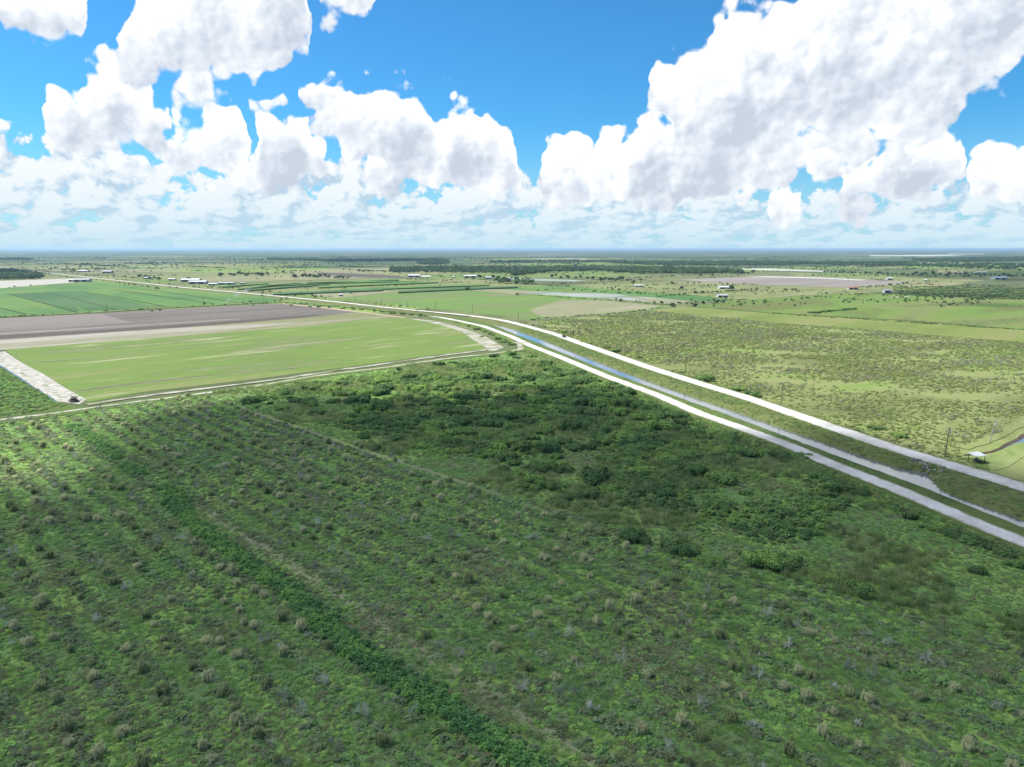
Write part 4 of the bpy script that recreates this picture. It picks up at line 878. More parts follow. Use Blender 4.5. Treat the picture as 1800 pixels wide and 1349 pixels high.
SOLO = [(1027,600,24,'dark round bush on the far side of the far white road, just past the truck'),(990,582,14,'low dark bush beside the far white road behind the truck'),(1068,609,14,'small grey-green bush between two utility poles right of the truck'),(1080,614,20,'pale leafy bush at the foot of the utility pole right of the truck'),(1233,661,36,'wide low bright green bush right of a utility pole on the far roadside'),(1197,653,12,'small bush left of the wide bright green roadside bush'),(1122,627,12,'tiny round bush alone on the verge of the far white road'),(1300,681,24,'left one of a touching pair of dark bushes on the far roadside'),(1325,689,30,'right, larger one of a touching pair of dark bushes on the far roadside'),(1542,748,28,'dark round bush alone in the yellow grass beside the far white road'),(1579,762,26,'low wide bush nearest the tall pole with crossarms'),(1510,745,10,'tiny dark bush left of the round bush in yellow grass'),(1436,547,16,'dark bush at the left end of the short hedge in the meadow')]
for px, py, w, lb in SOLO: tag(place('bush', BUSH[R.randrange(4)], px, py, w, .9), lb, 'bush')
ORD = 'first second third fourth fifth sixth seventh eighth ninth tenth eleventh twelfth thirteenth fourteenth fifteenth sixteenth seventeenth eighteenth nineteenth twentieth twenty-first twenty-second twenty-third twenty-fourth twenty-fifth twenty-sixth'.split()
nb = 0
for i, (px, py, w) in enumerate(sorted([(735,544,10),(828,545,0),(512,535,10),(545,538,8),(560,538,10),(578,539.5,8),(604,540.5,9),(622,542,9),(635,543.5,7),(658,545.5,8),(672,546.5,10),(690,549,12),(708,550.5,10),(722,552,9),(740,554.5,8),(772,559,8),(788,563.5,6),(823,572,8),(837,577,13),(855,581.5,12),(862,586,9),(873,593,15),(884,598,17),(897,604,12),(848,590,8),(812,569,7)])):
    if w: nb += 1; tag(place('bush', BUSH[i % 4], px, py, w, 1.0), '%s bush from the left in the ragged line between pasture and canal roads' % ORD[nb - 1], 'bush', 'ragged line of bushes beside the pasture')
for i in range(9):
    t = i / 8; tag(place('bush', BUSH[i % 4], 1428 + 74 * t, 547.5 - 6.5 * t, 13, 1.0), '%s dark bush from the left in the short hedge of the right-hand meadow' % ORD[i], 'bush', 'short hedge in the meadow')

# ------------------------------------------------------------------ grass tufts and dead shrubs of the old planting rows
spots = []
rg = np.random.default_rng(21)
for v in np.arange(-60, 133, 6.6):
    for u in np.arange(-420, 320, 2.9):
        uu = u + rg.normal(0, .8); vv = v + rg.normal(0, .7) - (0 if v < 65 else .02 * u); x_ = uu * math.cos(ROWA) - vv * math.sin(ROWA); y_ = uu * math.sin(ROWA) + vv * math.cos(ROWA)
        if y_ > 55 and inpoly(x_, y_, GP) and not (61 < v < 70): spots.append((x_, y_))
A_ = np.array(spots); k = near_frame(A_[:, 0], A_[:, 1], 60) & ~in_thicket(A_[:, 0], A_[:, 1]); A_ = A_[k]
dz = fbm(A_[:, 0], A_[:, 1], 40, 12); rr = rg.random(len(A_))
kind = np.where(rr < .36 + .7 * (dz - .5), 0, np.where(rr < .50, 1, 2)); dist = np.hypot(A_[:, 0], A_[:, 1]); order = np.argsort(dist)
cnt = [0, 0]; restT, restD = [], []
for i in order:
    x_, y_ = A_[i]; kd = kind[i]
    if kd == 2: continue
    s = rg.uniform(.65, 1.35) * (1.0 if kd == 0 else 1.6); hs = rg.uniform(.9, 1.35)
    if cnt[kd] < 290:
        cnt[kd] += 1; o = link(bpy.data.objects.new('grass_tuft' if kd == 0 else 'dead_shrub', (TUFT if kd == 0 else TWIG)[int(rg.integers(0, 4))]))
        o.location = (x_, y_, 0); o.scale = (s, s, s * hs * (1.15 if kd == 0 else 1.35)); o.rotation_euler = (rg.normal(0, .08), rg.normal(0, .08), rg.uniform(0, 6.28))
        u_, v_ = rowcoords(x_, y_); where = 'left of the bright weed strip' if v_ < 63 else ('just right of the bare path' if v_ < 85 else 'in the middle rows right of the bare path' if v_ < 108 else 'in the rows toward the thicket')
        where += ', ' + ('small' if s < .95 else 'wide') if kd == 0 else ''
        if kd == 0: tag(o, 'pale drooping grass tuft ' + where + ' one', 'grass tuft', 'grass tufts ' + where)
        else: tag(o, 'leafless grey shrub ' + where, 'dead shrub', 'dead shrubs ' + where)
    else: (restT if kd == 0 else restD).append((x_, y_, s, hs))
for nm, rs, ms, sd in (('far_tufts', restT, TUFT, 31), ('far_dead_shrubs', restD, TWIG, 32)):
    if rs:
        q = np.array(rs); scatter(nm, q[:, 0], q[:, 1], 0 * q[:, 0], q[:, 2] * 1.15, ms, q[:, 2] * q[:, 3] * 1.3, seed=sd)

# ------------------------------------------------------------------ trees of the plain
def tree(px, py, w, label, group=None, hs=1.0):
    x_, y_ = at(px, py + w * .45); s = w / px_scale(x_, y_) / 2; root = empty('tree', (x_, y_, 0), R.uniform(0, 6.28)); tag(root, label, 'tree', group)
    c_ = link(bpy.data.objects.new('crown', TREE[R.randrange(4)]), root); c_.scale = (s, s, s * hs)
    tk = MB().tube((0, 0, -.2), (0, 0, s * .5), s * .07, s * .045, 7).build('trunk', M_bark, root); return root
TL = [(821.5,506.5,11,'round dark tree alone at the corner of the tan field and the strip crops'),(498,478,7,'tall tree at the right end of the far roadside tree line'),(484,479,5,'small tree left of the tall one in the far tree line'),(518,484,13,'broad tree at the left end of the second tree line'),(470,481,8,'round tree between the two parts of the far tree line'),(388,481.5,13,'wide dark tree left of the long far grove'),(1182,533,15,'dark round tree by the end of the farm track'),(1163,532,8,'small tree left of the dark round one by the farm track'),(1091,528,8,'lone tree on the edge of the row-cover field'),(1222,534,13,'wide low tree right of the farm track end'),(1236,532,8,'pale tree beside the wide low one'),(1286,505,10,'dark tree in front of the long pale farm building'),(1113,497,8,'dark tree right behind the white trailer'),(1181,495.5,8,'lone round tree below the grey bare field'),(1324,477.5,9,'dark tree at the right end of the long hedgerow'),(1315,478.5,8,'rounded tree just left of the hedgerow end tree'),(332,488.5,9,'dark round tree behind the long white-roofed sheds'),(1222,512,9,'bushy tree in rough grass left of the pale house'),(1235,513,8,'bushy tree second in rough grass left of the pale house'),(1261,530,9,'bush-like tree below the pale house'),(1272,530,7,'small round tree right below the pale house'),(1330,506,7,'lone small tree right of the long pale farm building'),(1008,507.5,7,'small tree on the ditch line left of the white trailer'),(909,516,8,'low tree on the ditch at the corner of the row-cover field')]
for px, py, w, lb in TL: tree(px, py, w, lb)
rt = random.Random(5)
def belt(px0, py0, px1, py1, n, w0, w1, dy, label, group, hs=1.0):
    for i in range(n):
        t = (i + rt.uniform(.1, .9)) / n; w = rt.uniform(w0, w1); tree(px0 + (px1-px0)*t, py0 + (py1-py0)*t + rt.uniform(-dy, dy), w, label, group, hs)
belt(402,480.5,465,481.5,13,6,10,1.2,'dark tree of the long grove beside the road beyond the sheds','long grove beyond the sheds')
belt(528,484,612,486.5,15,6,10,1.5,'dark tree of the second grove above the strip crops','second grove above the strip crops')
belt(630,476,650,476,5,5,6.5,.4,'tree of the small square clump in the pale far field','small square clump of trees')
belt(842,486,935,490,12,5,9,1.4,'dark tree among the far farmsteads in the centre','trees among the centre farmsteads')
belt(960,484,1128,491,15,5,9,2.2,'scattered tree in rough pasture right of the centre farmsteads','scattered trees in the rough pasture')
belt(1054,490,1096,489,7,8,11,1.0,'dark tree of the short grove left of the white trailer','short grove left of the white trailer')
belt(1445,477,1600,481.5,22,5,8,.8,'tree of the long dark windbreak above the bare field','long dark windbreak')
belt(1600,480,1800,484,24,6,10,2.0,'dark tree in the shaded belt at the right edge','shaded tree belt at the right')
belt(1375,507,1400,509,4,6,8,.5,'round tree of a row of four in the olive pasture','row of four round trees')
belt(1485,507,1600,497,16,4,7,.8,'low tree along the diagonal hedge by the orchard','diagonal hedge by the orchard')
belt(245,486,285,489,7,6,10,1.0,'tree around the house left of the long sheds','trees around the left house')
belt(60,470.5,190,472.5,12,4,6.5,2.5,'small scattered tree far off at the upper left','scattered trees at the upper left')
belt(100,472,140,478,6,3.5,6,2,'small tree by the white-roofed far farm','trees by the white-roofed farm')
belt(140,464,225,467,14,4,6,1.6,'tree of the far settlement at the upper left','trees of the far settlement')
belt(1690,468,1800,472,11,5,9,2.0,'tree of the dark far belt at the upper right','dark far belt at the upper right')
belt(690,475.5,722,474.5,7,2.5,4,.3,'small dark tree of the far row in the pale field','far row in the pale field')
belt(205,496,285,508,10,3,6,1.0,'low roadside shrub tree beside the green crop field','roadside shrub trees by the crop field')
# orchard rows, too many to count one by one beyond a handful
ox, oy = [], []
for rowi in range(7):
    for i in range(60):
        t = i / 59; px = 1560 + 260 * t + rowi * 2; py = 503.5 + rowi * 2.6 + (8.0 + rowi * .9) * t * .6
        if px > 1565 + rowi * 3: q = at(px + rt.uniform(-1, 1), py + rt.uniform(-.3, .3)); ox.append(q[0]); oy.append(q[1])
ox = np.array(ox); oy = np.array(oy); scatter('orchard', ox, oy, 0 * ox, rng.uniform(2.0, 3.4, len(ox)), BUSH_LO, rng.uniform(2.5, 4.2, len(ox)), seed=40)
# far-off woods: bands of trees that read as one mass
def wood(name, poly, dens, s0, s1, seed):
    P = [at(*p) for p in poly]; r_ = np.random.default_rng(seed); xs_ = [p[0] for p in P]; ys_ = [p[1] for p in P]; n = int((max(xs_)-min(xs_)) * (max(ys_)-min(ys_)) * dens)
    x = r_.uniform(min(xs_), max(xs_), n); y = r_.uniform(min(ys_), max(ys_), n); k = inpoly_np(x, y, P); x, y = x[k], y[k]; s = r_.uniform(s0, s1, len(x)); scatter(name, x, y, 0 * x, s, TREE_LO, s * r_.uniform(.8, 1.15, len(x)), seed=seed)
TREE_LO = [tree_mesh('tree_lo', 170 + i, M_tree, 150, 1.2) for i in range(3)]
for i, (poly, dn) in enumerate([([(685,472.5),(800,470.5),(920,472),(1060,470),(1180,474),(1100,476.5),(900,477.5),(900,482),(800,481),(685,480)], .0035),
        ([(900,478),(1000,474.5),(1060,472.5),(1180,472),(1290,477),(1310,482),(1200,483),(1080,480.5),(1050,476.5),(970,479),(900,487)], .006),
        ([(1060,462.5),(1130,461),(1350,461),(1480,462),(1610,462.5),(1610,465.5),(1480,465),(1350,467),(1200,468),(1100,465)], .004),
        ([(560,457.5),(780,456.5),(790,460),(560,460)], .004), ([(470,455),(560,456),(560,459.5),(470,458)], .003), ([(1440,465),(1530,466),(1700,465),(1900,466),(1900,476),(1750,474),(1600,470),(1500,470)], .0012),
        ([(-80,481),(20,477),(60,482),(80,489),(60,492),(-80,495)], .006), ([(730,463),(760,461.5),(790,463),(770,467),(740,466)], .004), ([(850,461),(870,460),(1100,459),(1100,461.5),(870,463)], .0016),
        ([(870,497),(940,496.5),(940,501),(880,501)], .003), ([(-50,455),(50,454.5),(60,458),(-50,458)], .003), ([(1600,456),(1800,452),(1850,458),(1700,462),(1610,461)], .002)]):
    wood('distant_wood', poly, dn, 5, 9.5, 200 + i)
tr = [(1010,505),(1070,508)]
hx, hy = [], []
for (x0, y0, x1, y1, n) in [(905,504,1240,521.5,60),(912,517,1180,537,60),(1350,551,1800,580.5,90),(0,558,480,532.5,50),(1240,521,1290,530,8),(600,531,760,543,20),(905,565,960,577,8),(500,532.5,620,541.5,34),(620,541.5,740,554.5,36),(740,554.5,800,566,22),(800,566,850,582,20),(850,582,912,610,20),(735,544,770,548,4),(930,563,1110,549,40),(1110,549,1165,541,14),(1240,521,1330,530,22),(60,482,240,500,24)]:
    for i in range(n):
        t = (i + rt.random()) / n
        if rt.random() < .8: q = at(x0 + (x1-x0)*t, y0 + (y1-y0)*t + rt.uniform(-.7, .7)); hx.append(q[0]); hy.append(q[1])
hx = np.array(hx); hy = np.array(hy); sh = rng.uniform(1.2, 3.0, len(hx)); scatter('ditch_growth', hx, hy, 0 * hx, sh, BUSH_LO, sh * .8, seed=41)

# hedgerows, scattered bushes and small trees over the far plain
px_, py_ = [], []
rp = random.Random(9)
for i in range(150):
    y0 = math.exp(rp.uniform(math.log(950), math.log(6500))); x0 = rp.uniform(-.72, .72) * y0; a_ = ROT + (math.pi / 2 if rp.random() < .5 else 0); L_ = rp.uniform(60, 420) * (y0 / 2000) ** .5; n_ = int(L_ / rp.uniform(5, 14))
    for j in range(n_): t = rp.uniform(-.5, .5) * L_; px_.append(x0 + math.cos(a_) * t + rp.gauss(0, 2)); py_.append(y0 + math.sin(a_) * t + rp.gauss(0, 2))
for i in range(260):
    y0 = math.exp(rp.uniform(math.log(900), math.log(6500))); x0 = rp.uniform(-.72, .72) * y0; r0 = rp.uniform(10, 70) * (y0 / 2000) ** .5
    for j in range(rp.randrange(3, 26)): px_.append(x0 + rp.gauss(0, r0) * 1.6); py_.append(y0 + rp.gauss(0, r0))
X_ = np.array(px_); Y_ = np.array(py_); fx, fy = project(X_, Y_); ok = np.ones(len(X_), bool)
for nm, pts, mt in LAND:
    if nm in ('crop_field', 'pasture', 'ploughed_field', 'strip_crop', 'row_cover_field', 'bare_field', 'tan_field', 'bright_field', 'sand_lot', 'dry_soil', 'dry_grass_strip'): ok &= ~inpoly_np(fx, fy, pts)
ok &= ~inpoly_np(X_, Y_, GP) & ~inpoly_np(X_, Y_, SP) & (np.abs(X_ - fFR(Y_)) > 14) & ~inpoly_np(fx, fy, [(310,480),(415,480),(415,503),(310,503)])
X_, Y_ = X_[ok], Y_[ok]; s_ = rng.uniform(1.2, 3.6, len(X_)) * np.clip(Y_ / 2000, .8, 1.6); scatter('far_hedges', X_, Y_, 0 * X_, s_, TREE_LO, s_ * .95, seed=44)

# ------------------------------------------------------------------ utility poles
M_pole = plain('weathered_wood', (.085, .070, .058)); M_pole2 = plain('bleached_wood', (.30, .28, .25)); M_arm = plain('grey_crossarm', (.36, .35, .33)); M_ins = plain('porcelain', (.55, .56, .57), .3); M_can = plain('galvanised', (.45, .46, .47), .5, .3)
def pole(px, py, hpx, label, rot=0.3, lean=0.0, arms=1, can=False, mat=None, z=0.0):
    x_, y_ = at(px, py, z); h = hpx / px_scale(x_, y_) / math.cos(math.atan2(H, math.hypot(x_, y_))) ; h = min(max(h, 8.5), 12.5)
    root = empty('utility_pole', (x_, y_, z - .1), rot); root.rotation_euler = (0, lean, rot); tag(root, label, 'utility pole', 'utility poles along the far white road')
    MB().tube((0, 0, -.3), (0, 0, h), .19, .12, 10).build('shaft', mat or M_pole, root)
    for a in range(arms):
        zz = h - .35 - a * .9; MB().box(-1.25, 1.25, .13, .25, zz, zz + .13).build('crossarm', M_arm, root)
        for ix in (-1.15, -.6, 1.15): MB().tube((ix, .19, zz + .13), (ix, .19, zz + .38), .05, .07, 6).build('insulator', M_ins, root)
    if can: MB().tube((.34, -.05, h - 2.3), (.34, -.05, h - 1.3), .24, .24, 10).build('transformer', M_can, root)
    return root
PL = [(1660.6,804,53,'tall utility pole with two crossarms, nearest of the roadside row',2,True),(1373,710,37,'bare-looking utility pole second nearest, right of the dark bush pair',1,False),(1204.7,657,29,'utility pole third nearest, left of the wide bright green bush',1,False),(1091,620.5,25,'utility pole fourth nearest, beside a pale leafy bush',1,False),(1008,592.5,20,'utility pole just right of the truck on the road',1,False),(947.5,572.5,17,'utility pole left of the truck at the start of the farm track',1,False),(911,562.5,16,'utility pole at the bend where the near field begins, left of the farm track pole',1,False),(830.5,551,16,'utility pole in front of the pale tan field, below its centre',1,False),(765.5,545,15,'dark utility pole on the road verge left of the field centre pole',1,False),(717,540,12,'pale utility pole between two dark ones before the green pasture',1,False),(671,535,13,'dark utility pole in front of the left part of the green pasture',1,False),(624,530,12,'utility pole at the left corner of the green pasture',1,False),(582.5,525.5,9,'utility pole below the right end of the lowest strip crop',1,False),(530,518.5,10,'utility pole standing against the lowest strip crop',1,False),(475,516.5,11,'utility pole left of the lowest strip crop by the far road',1,False),(387.5,510,9,'utility pole below the low barn with the long roof',1,False)]
for px, py, hp, lb, ar, cn in PL: pole(px, py, hp, lb, rad(-16) if px > 900 else rad(44), .02 if px < 1600 else .05, ar, cn)
o = pole(1739, 780, 44, 'pale bleached utility pole with a wide T crossarm beside the duckweed ditch', rad(-50), .13, 1, True, M_pole2); o['group'] = 'utility poles beside the fields'
for px, py, hp, lb in [(189,549,15,'utility pole at the edge of the green crop field, left of the picture'),(359,539,15,'utility pole at the crop field edge just left of the smoke')]:
    o = pole(px, py, hp, lb, rad(44)); o['group'] = 'utility poles beside the fields'
# marker posts standing in the canal
M_post = plain('dark_timber', (.05, .045, .04))
for px, py, lb in [(912,585,'thin dark marker post in the canal, farthest of the line'),(947,600,'thin dark marker post in the canal left of the road fork'),(1011,626,'thin dark marker post in the canal at the tip of the thicket'),(1089,652,'thin dark marker post in the canal below the small roadside bushes'),(1203,700,'thin dark marker post in the canal middle stretch'),(1369,762,'thin dark marker post in the canal where the near bank is brightest'),(1653,876,'thin dark marker post nearest the camera, off the tip of the grassy point')]:
    x_, y_ = at(px, py); root = tag(empty('marker_post', (x_, y_, -.4)), lb, 'marker post', 'marker posts in the canal')
    MB().tube((0, 0, 0), (0, 0, 2.3), .10, .08, 7).build('shaft', M_post, root); MB().tube((0, 0, 2.3), (0, 0, 2.42), .13, .10, 7).build('cap', M_arm, root)

# ------------------------------------------------------------------ pickup truck on the far road
M_paint = plain('dark_paint', (.030, .033, .040), .25, spec=.5, var=.05); M_glass = plain('car_glass', (.012, .015, .018), .05, spec=.8); M_tyre = plain('rubber', (.02, .02, .02)); M_rim = plain('alloy', (.45, .45, .46), .35, .8); M_lamp = plain('lamp_lens', (.6, .6, .58), .15); M_red = plain('tail_lens', (.35, .02, .02), .2)
x_, y_ = at(984.5, 594, BH); yy = y_; ang = math.atan2(1, (float(fFR(yy + 5)) - float(fFR(yy - 5))) / 10)
tk = tag(empty('pickup_truck', (float(fFR(yy)) - .3, yy, float(crest(yy)) + .13), ang), 'dark grey pickup truck driving on the far white road', 'pickup truck')
def prism(name, prof, w, mat, parent, taper=0.0):
    n = len(prof); zmax = max(p[1] for p in prof); zmin = min(p[1] for p in prof); V = []
    for sgn in (-1, 1): V += [(px_, sgn * (w / 2 - taper * (pz - zmin) / (zmax - zmin + 1e-6)), pz) for px_, pz in prof]
    Fq = [tuple(range(n - 1, -1, -1)), tuple(range(n, 2 * n))] + [(k, (k+1) % n, n + (k+1) % n, n + k) for k in range(n)]
    me = bpy.data.meshes.new(name); me.from_pydata(V, [], Fq); bm = bmesh.new(); bm.from_mesh(me); bmesh.ops.recalc_face_normals(bm, faces=bm.faces)
    bmesh.ops.bevel(bm, geom=bm.edges[:], offset=.04, segments=2, affect='EDGES'); bm.to_mesh(me); bm.free(); return obj(name, me, parent, mat)
prism('body', [(-2.8,.45),(2.65,.45),(2.8,.75),(2.72,1.05),(1.3,1.18),(-2.8,1.22)], 1.95, M_paint, tk)
prism('cab', [(1.25,1.15),(.55,1.78),(-.9,1.80),(-1.15,1.15)], 1.75, M_paint, tk, .14)
MB().add([(1.30,-.72,1.22),(1.30,.72,1.22),(.66,.62,1.74),(.66,-.62,1.74)], [(0,1,2,3)]).build('windscreen', M_glass, tk)
for sgn in (-1, 1): MB().add([(.95,sgn*.885,1.24),(-.95,sgn*.885,1.24),(-.80,sgn*.80,1.70),(.50,sgn*.80,1.70)], [(0,1,2,3)]).build('side_window', M_glass, tk)
for lx in (-1.75, 1.75):
    for sgn in (-1, 1):
        wv = MB().tube((lx, sgn*.80, .38), (lx, sgn*1.02, .38), .38, .38, 16).build('wheel', M_tyre, tk); MB().tube((lx, sgn*1.0, .38), (lx, sgn*1.035, .38), .22, .20, 12).build('rim', M_rim, wv)
for sgn in (-1, 1): MB().box(2.74, 2.80, sgn*.8-.14, sgn*.8+.14, .80, .98).build('headlight', M_lamp, tk); MB().box(-2.83, -2.79, sgn*.86-.07, sgn*.86+.07, .80, 1.12).build('tail_light', M_red, tk)
MB().box(-2.70, -1.25, -.80, .80, 1.225, 1.235).build('bed_liner', M_tyre, tk)
MB().box(2.76, 2.86, -.9, .9, .45, .62).build('bumper', M_rim, tk)

# ------------------------------------------------------------------ pump shelter by the ditch, culvert pipes, rubble, debris heap
M_tin = plain('pale_tin', (.52, .54, .56), .45, .1); M_rust = plain('machine_grey', (.09, .09, .085), .6); M_conc = plain('pipe_white', (.62, .62, .60), .6)
x_, y_ = at(1716, 812, .3); ps = tag(empty('pump_shelter', (x_, y_, .1), rad(20)), 'open pump shelter with a pale tin roof beside the duckweed ditch', 'shelter')
MB().add([(-2.3,-1.6,2.55),(2.3,-1.6,2.55),(2.3,1.6,3.05),(-2.3,1.6,3.05),(-2.3,-1.6,2.63),(2.3,-1.6,2.63),(2.3,1.6,3.13),(-2.3,1.6,3.13)], [(0,3,2,1),(4,5,6,7),(0,1,5,4),(1,2,6,5),(2,3,7,6),(3,0,4,7)]).build('roof', M_tin, ps)
for sx in (-1, 1):
    for sy in (-1, 1): MB().box(sx*2.0-.07, sx*2.0+.07, sy*1.35-.07, sy*1.35+.07, -.3, 2.62 + (sy + 1) * .19).build('post', M_post, ps)
pe = MB().box(-.9, .7, -.45, .45, .25, 1.2).build('pump_engine', M_rust, ps); MB().tube((-.5, 0, 1.2), (-.5, 0, 1.9), .06, .06, 8).build('exhaust_pipe', M_rust, pe)
MB().tube((.7, 0, .6), (2.9, .2, .2), .22, .22, 12).build('discharge_pipe', M_rust, ps); MB().box(-2.6, 1.4, -1.0, -.8, .5, .62).build('rail', M_post, ps)
for (px, py), (qx, qy), lb in [((1581,816),(1594,809.5),'white pipe end sticking out of the grassy far bank'),((1657,842),(1669,840),'white pipe lying at the water edge beside the rubble')]:
    a = at(px, py, 1.0); c_ = at(qx, qy, 1.0); root = tag(empty('culvert_pipe', (a[0], a[1], 1.05)), lb, 'pipe')
    e = Vector((c_[0]-a[0], c_[1]-a[1], .25)); e = e.normalized() * min(e.length, 4.5); MB().tube((0, 0, 0), e, .24, .24, 14).build('barrel', M_conc, root); MB().tube(-e.normalized() * .12, e.normalized() * .10, .29, .29, 14).build('collar', M_conc, root)
M_rock = field_mat('rubble', [(.12, .115, .105), (.20, .19, .17), (.30, .285, .26)], .5, (1, 1), .3)
def rock(seed):
    r_ = random.Random(seed); bm = bmesh.new(); bmesh.ops.create_icosphere(bm, subdivisions=2, radius=1)
    for v in bm.verts: v.co *= 1 + r_.uniform(-.22, .22); v.co.z *= .62
    me = bpy.data.meshes.new('boulder'); bm.to_mesh(me); bm.free(); me.materials.append(M_rock); return me
ROCK = [rock(i) for i in range(4)]
for i in range(64):
    t = i / 64; px = 1598 + 66 * R.random(); py = 806 + (px - 1598) * .26 + R.uniform(-2, 20 - abs(px - 1640) * .2); 
    x_, y_ = at(px, py, .8); t_ = (x_ - float(fW1(y_))) / max(.1, float(fl(np.array([y_]))[0]) - float(fW1(y_)))
    if not 0 < t_ < 1: continue
    s = R.uniform(.25, .95); o = link(bpy.data.objects.new('boulder', ROCK[i % 4])); o.location = (x_, y_, float(crest(y_)) * float(np.interp(t_, [0,.12,.3,.6,1], [0,.5,.74,.9,.97]))); o.scale = (s, s, s); o.rotation_euler = (R.uniform(0, 6), R.uniform(-.3, .3), R.uniform(0, 6))
    tag(o, 'grey rubble boulder in the heap on the far bank by the canal widening', 'boulder', 'rubble boulders on the far bank')
M_char = plain('charred_wood', (.030, .026, .024))
x_, y_ = at(131, 707); root = tag(empty('debris_heap', (x_, y_, 0)), 'dark charred heap of logs at the corner of the green pasture', 'debris heap')
mb = MB()
for i in range(46):
    a = R.uniform(0, 6.28); r = R.uniform(0, 1.9); p = Vector((math.cos(a)*r, math.sin(a)*r, R.uniform(.1, 2.6 - r))); d = Vector((R.uniform(-1,1), R.uniform(-1,1), R.uniform(-.5,.7))).normalized() * R.uniform(.6, 1.6); mb.tube(p - d, p + d, R.uniform(.08, .22), n=6)
mb.build('logs', M_char, root)
# row of machines / debris by the crop field edge
for px, py, w, lb in [(267,546.5,7,'dark heap of brush at the far edge of the ploughed field'),(281,545,7,'wider dark heap of brush right of the first at the ploughed field edge'),(446,536.5,5,'small dark heap at the right part of the ploughed field edge'),(154,399+153,0,'')]:
    if not w: continue
    x_, y_ = at(px, py + 1); s = w / px_scale(x_, y_) / 4; mb = MB()
    for i in range(30):
        a = R.uniform(0, 6.28); r = R.uniform(0, 1.9); p = Vector((math.cos(a)*r*s, math.sin(a)*r*s*.6, R.uniform(.1, .9)*s)); d = Vector((R.uniform(-1,1), R.uniform(-1,1), R.uniform(-.4,.6))).normalized() * R.uniform(.5, 1.2) * s; mb.tube(p - d, p + d, .12 * s, n=5)
    o = mb.build('brush_heap', M_char, None, (x_, y_, .1)); tag(o, lb, 'brush heap')

# ------------------------------------------------------------------ farm buildings
M_wwall = plain('white_wall', (.42, .42, .40)); M_wroof = plain('white_metal_roof', (.50, .51, .52), .5); M_groof = plain('grey_metal_roof', (.34, .37, .39), .5); M_gwall = plain('grey_wall', (.40, .41, .41)); M_rroof = plain('red_brown_roof', (.30, .13, .09)); M_twall = plain('tan_wall', (.38, .33, .27)); M_open = plain('dark_opening', (.02, .02, .022)); M_broof = plain('blue_grey_roof', (.30, .36, .45)); M_trim = plain('white_trim', (.7, .7, .69))
def barn(px0, px1, py, hm, depth, wall, roof, label, name='barn', rot=0.0, rise=.28, opens=2, win=2, cat='barn'):
    a = at(px0, py); c_ = at(px1, py); w = math.hypot(c_[0]-a[0], c_[1]-a[1]) * .97; cx, cy = (a[0]+c_[0])/2, (a[1]+c_[1])/2 + depth/2
    root = tag(empty(name, (cx, cy, 0), math.atan2(c_[1]-a[1], c_[0]-a[0]) + rad(rot)), label, cat); hw, hd = w/2, depth/2; rz = depth * rise * .5
    MB().add([(-hw,-hd,-.3),(hw,-hd,-.3),(hw,hd,-.3),(-hw,hd,-.3),(-hw,-hd,hm),(hw,-hd,hm),(hw,hd,hm),(-hw,hd,hm),(-hw,0,hm+rz*.93),(hw,0,hm+rz*.93)], [(0,1,5,4),(2,3,7,6),(1,2,6,9,5),(3,0,4,8,7)]).build('wall', wall, root)
    e = .5; t = .12; MB().add([(-hw-e,-hd-e,hm-.08),(hw+e,-hd-e,hm-.08),(hw+e,0,hm+rz),(-hw-e,0,hm+rz),(-hw-e,-hd-e,hm-.08+t),(hw+e,-hd-e,hm-.08+t),(hw+e,0,hm+rz+t),(-hw-e,0,hm+rz+t),(hw+e,hd+e,hm-.08),(-hw-e,hd+e,hm-.08),(hw+e,hd+e,hm-.08+t),(-hw-e,hd+e,hm-.08+t)],
        [(0,3,2,1),(4,5,6,7),(0,1,5,4),(3,9,8,2),(7,6,10,11),(8,9,11,10),(1,2,6,5),(2,8,10,6),(3,0,4,7),(9,3,7,11)]).build('roof', roof, root)
    for k in range(opens):
        x0 = -hw + w * (k + .18) / opens; x1 = x0 + w / opens * .55; MB().box(x0, x1, -hd-.03, -hd+.05, 0, hm * .78).build('doorway', M_open, root)
    for k in range(win):
        x0 = -hw + w * (k + .80) / max(win, 1); f_ = MB().box(x0-.6, x0+.6, -hd-.06, -hd+.02, hm*.42, hm*.78).build('window', M_trim, root); MB().box(x0-.5, x0+.5, -hd-.09, -hd-.062, hm*.46, hm*.74).build('pane', M_glass, f_)
    return root
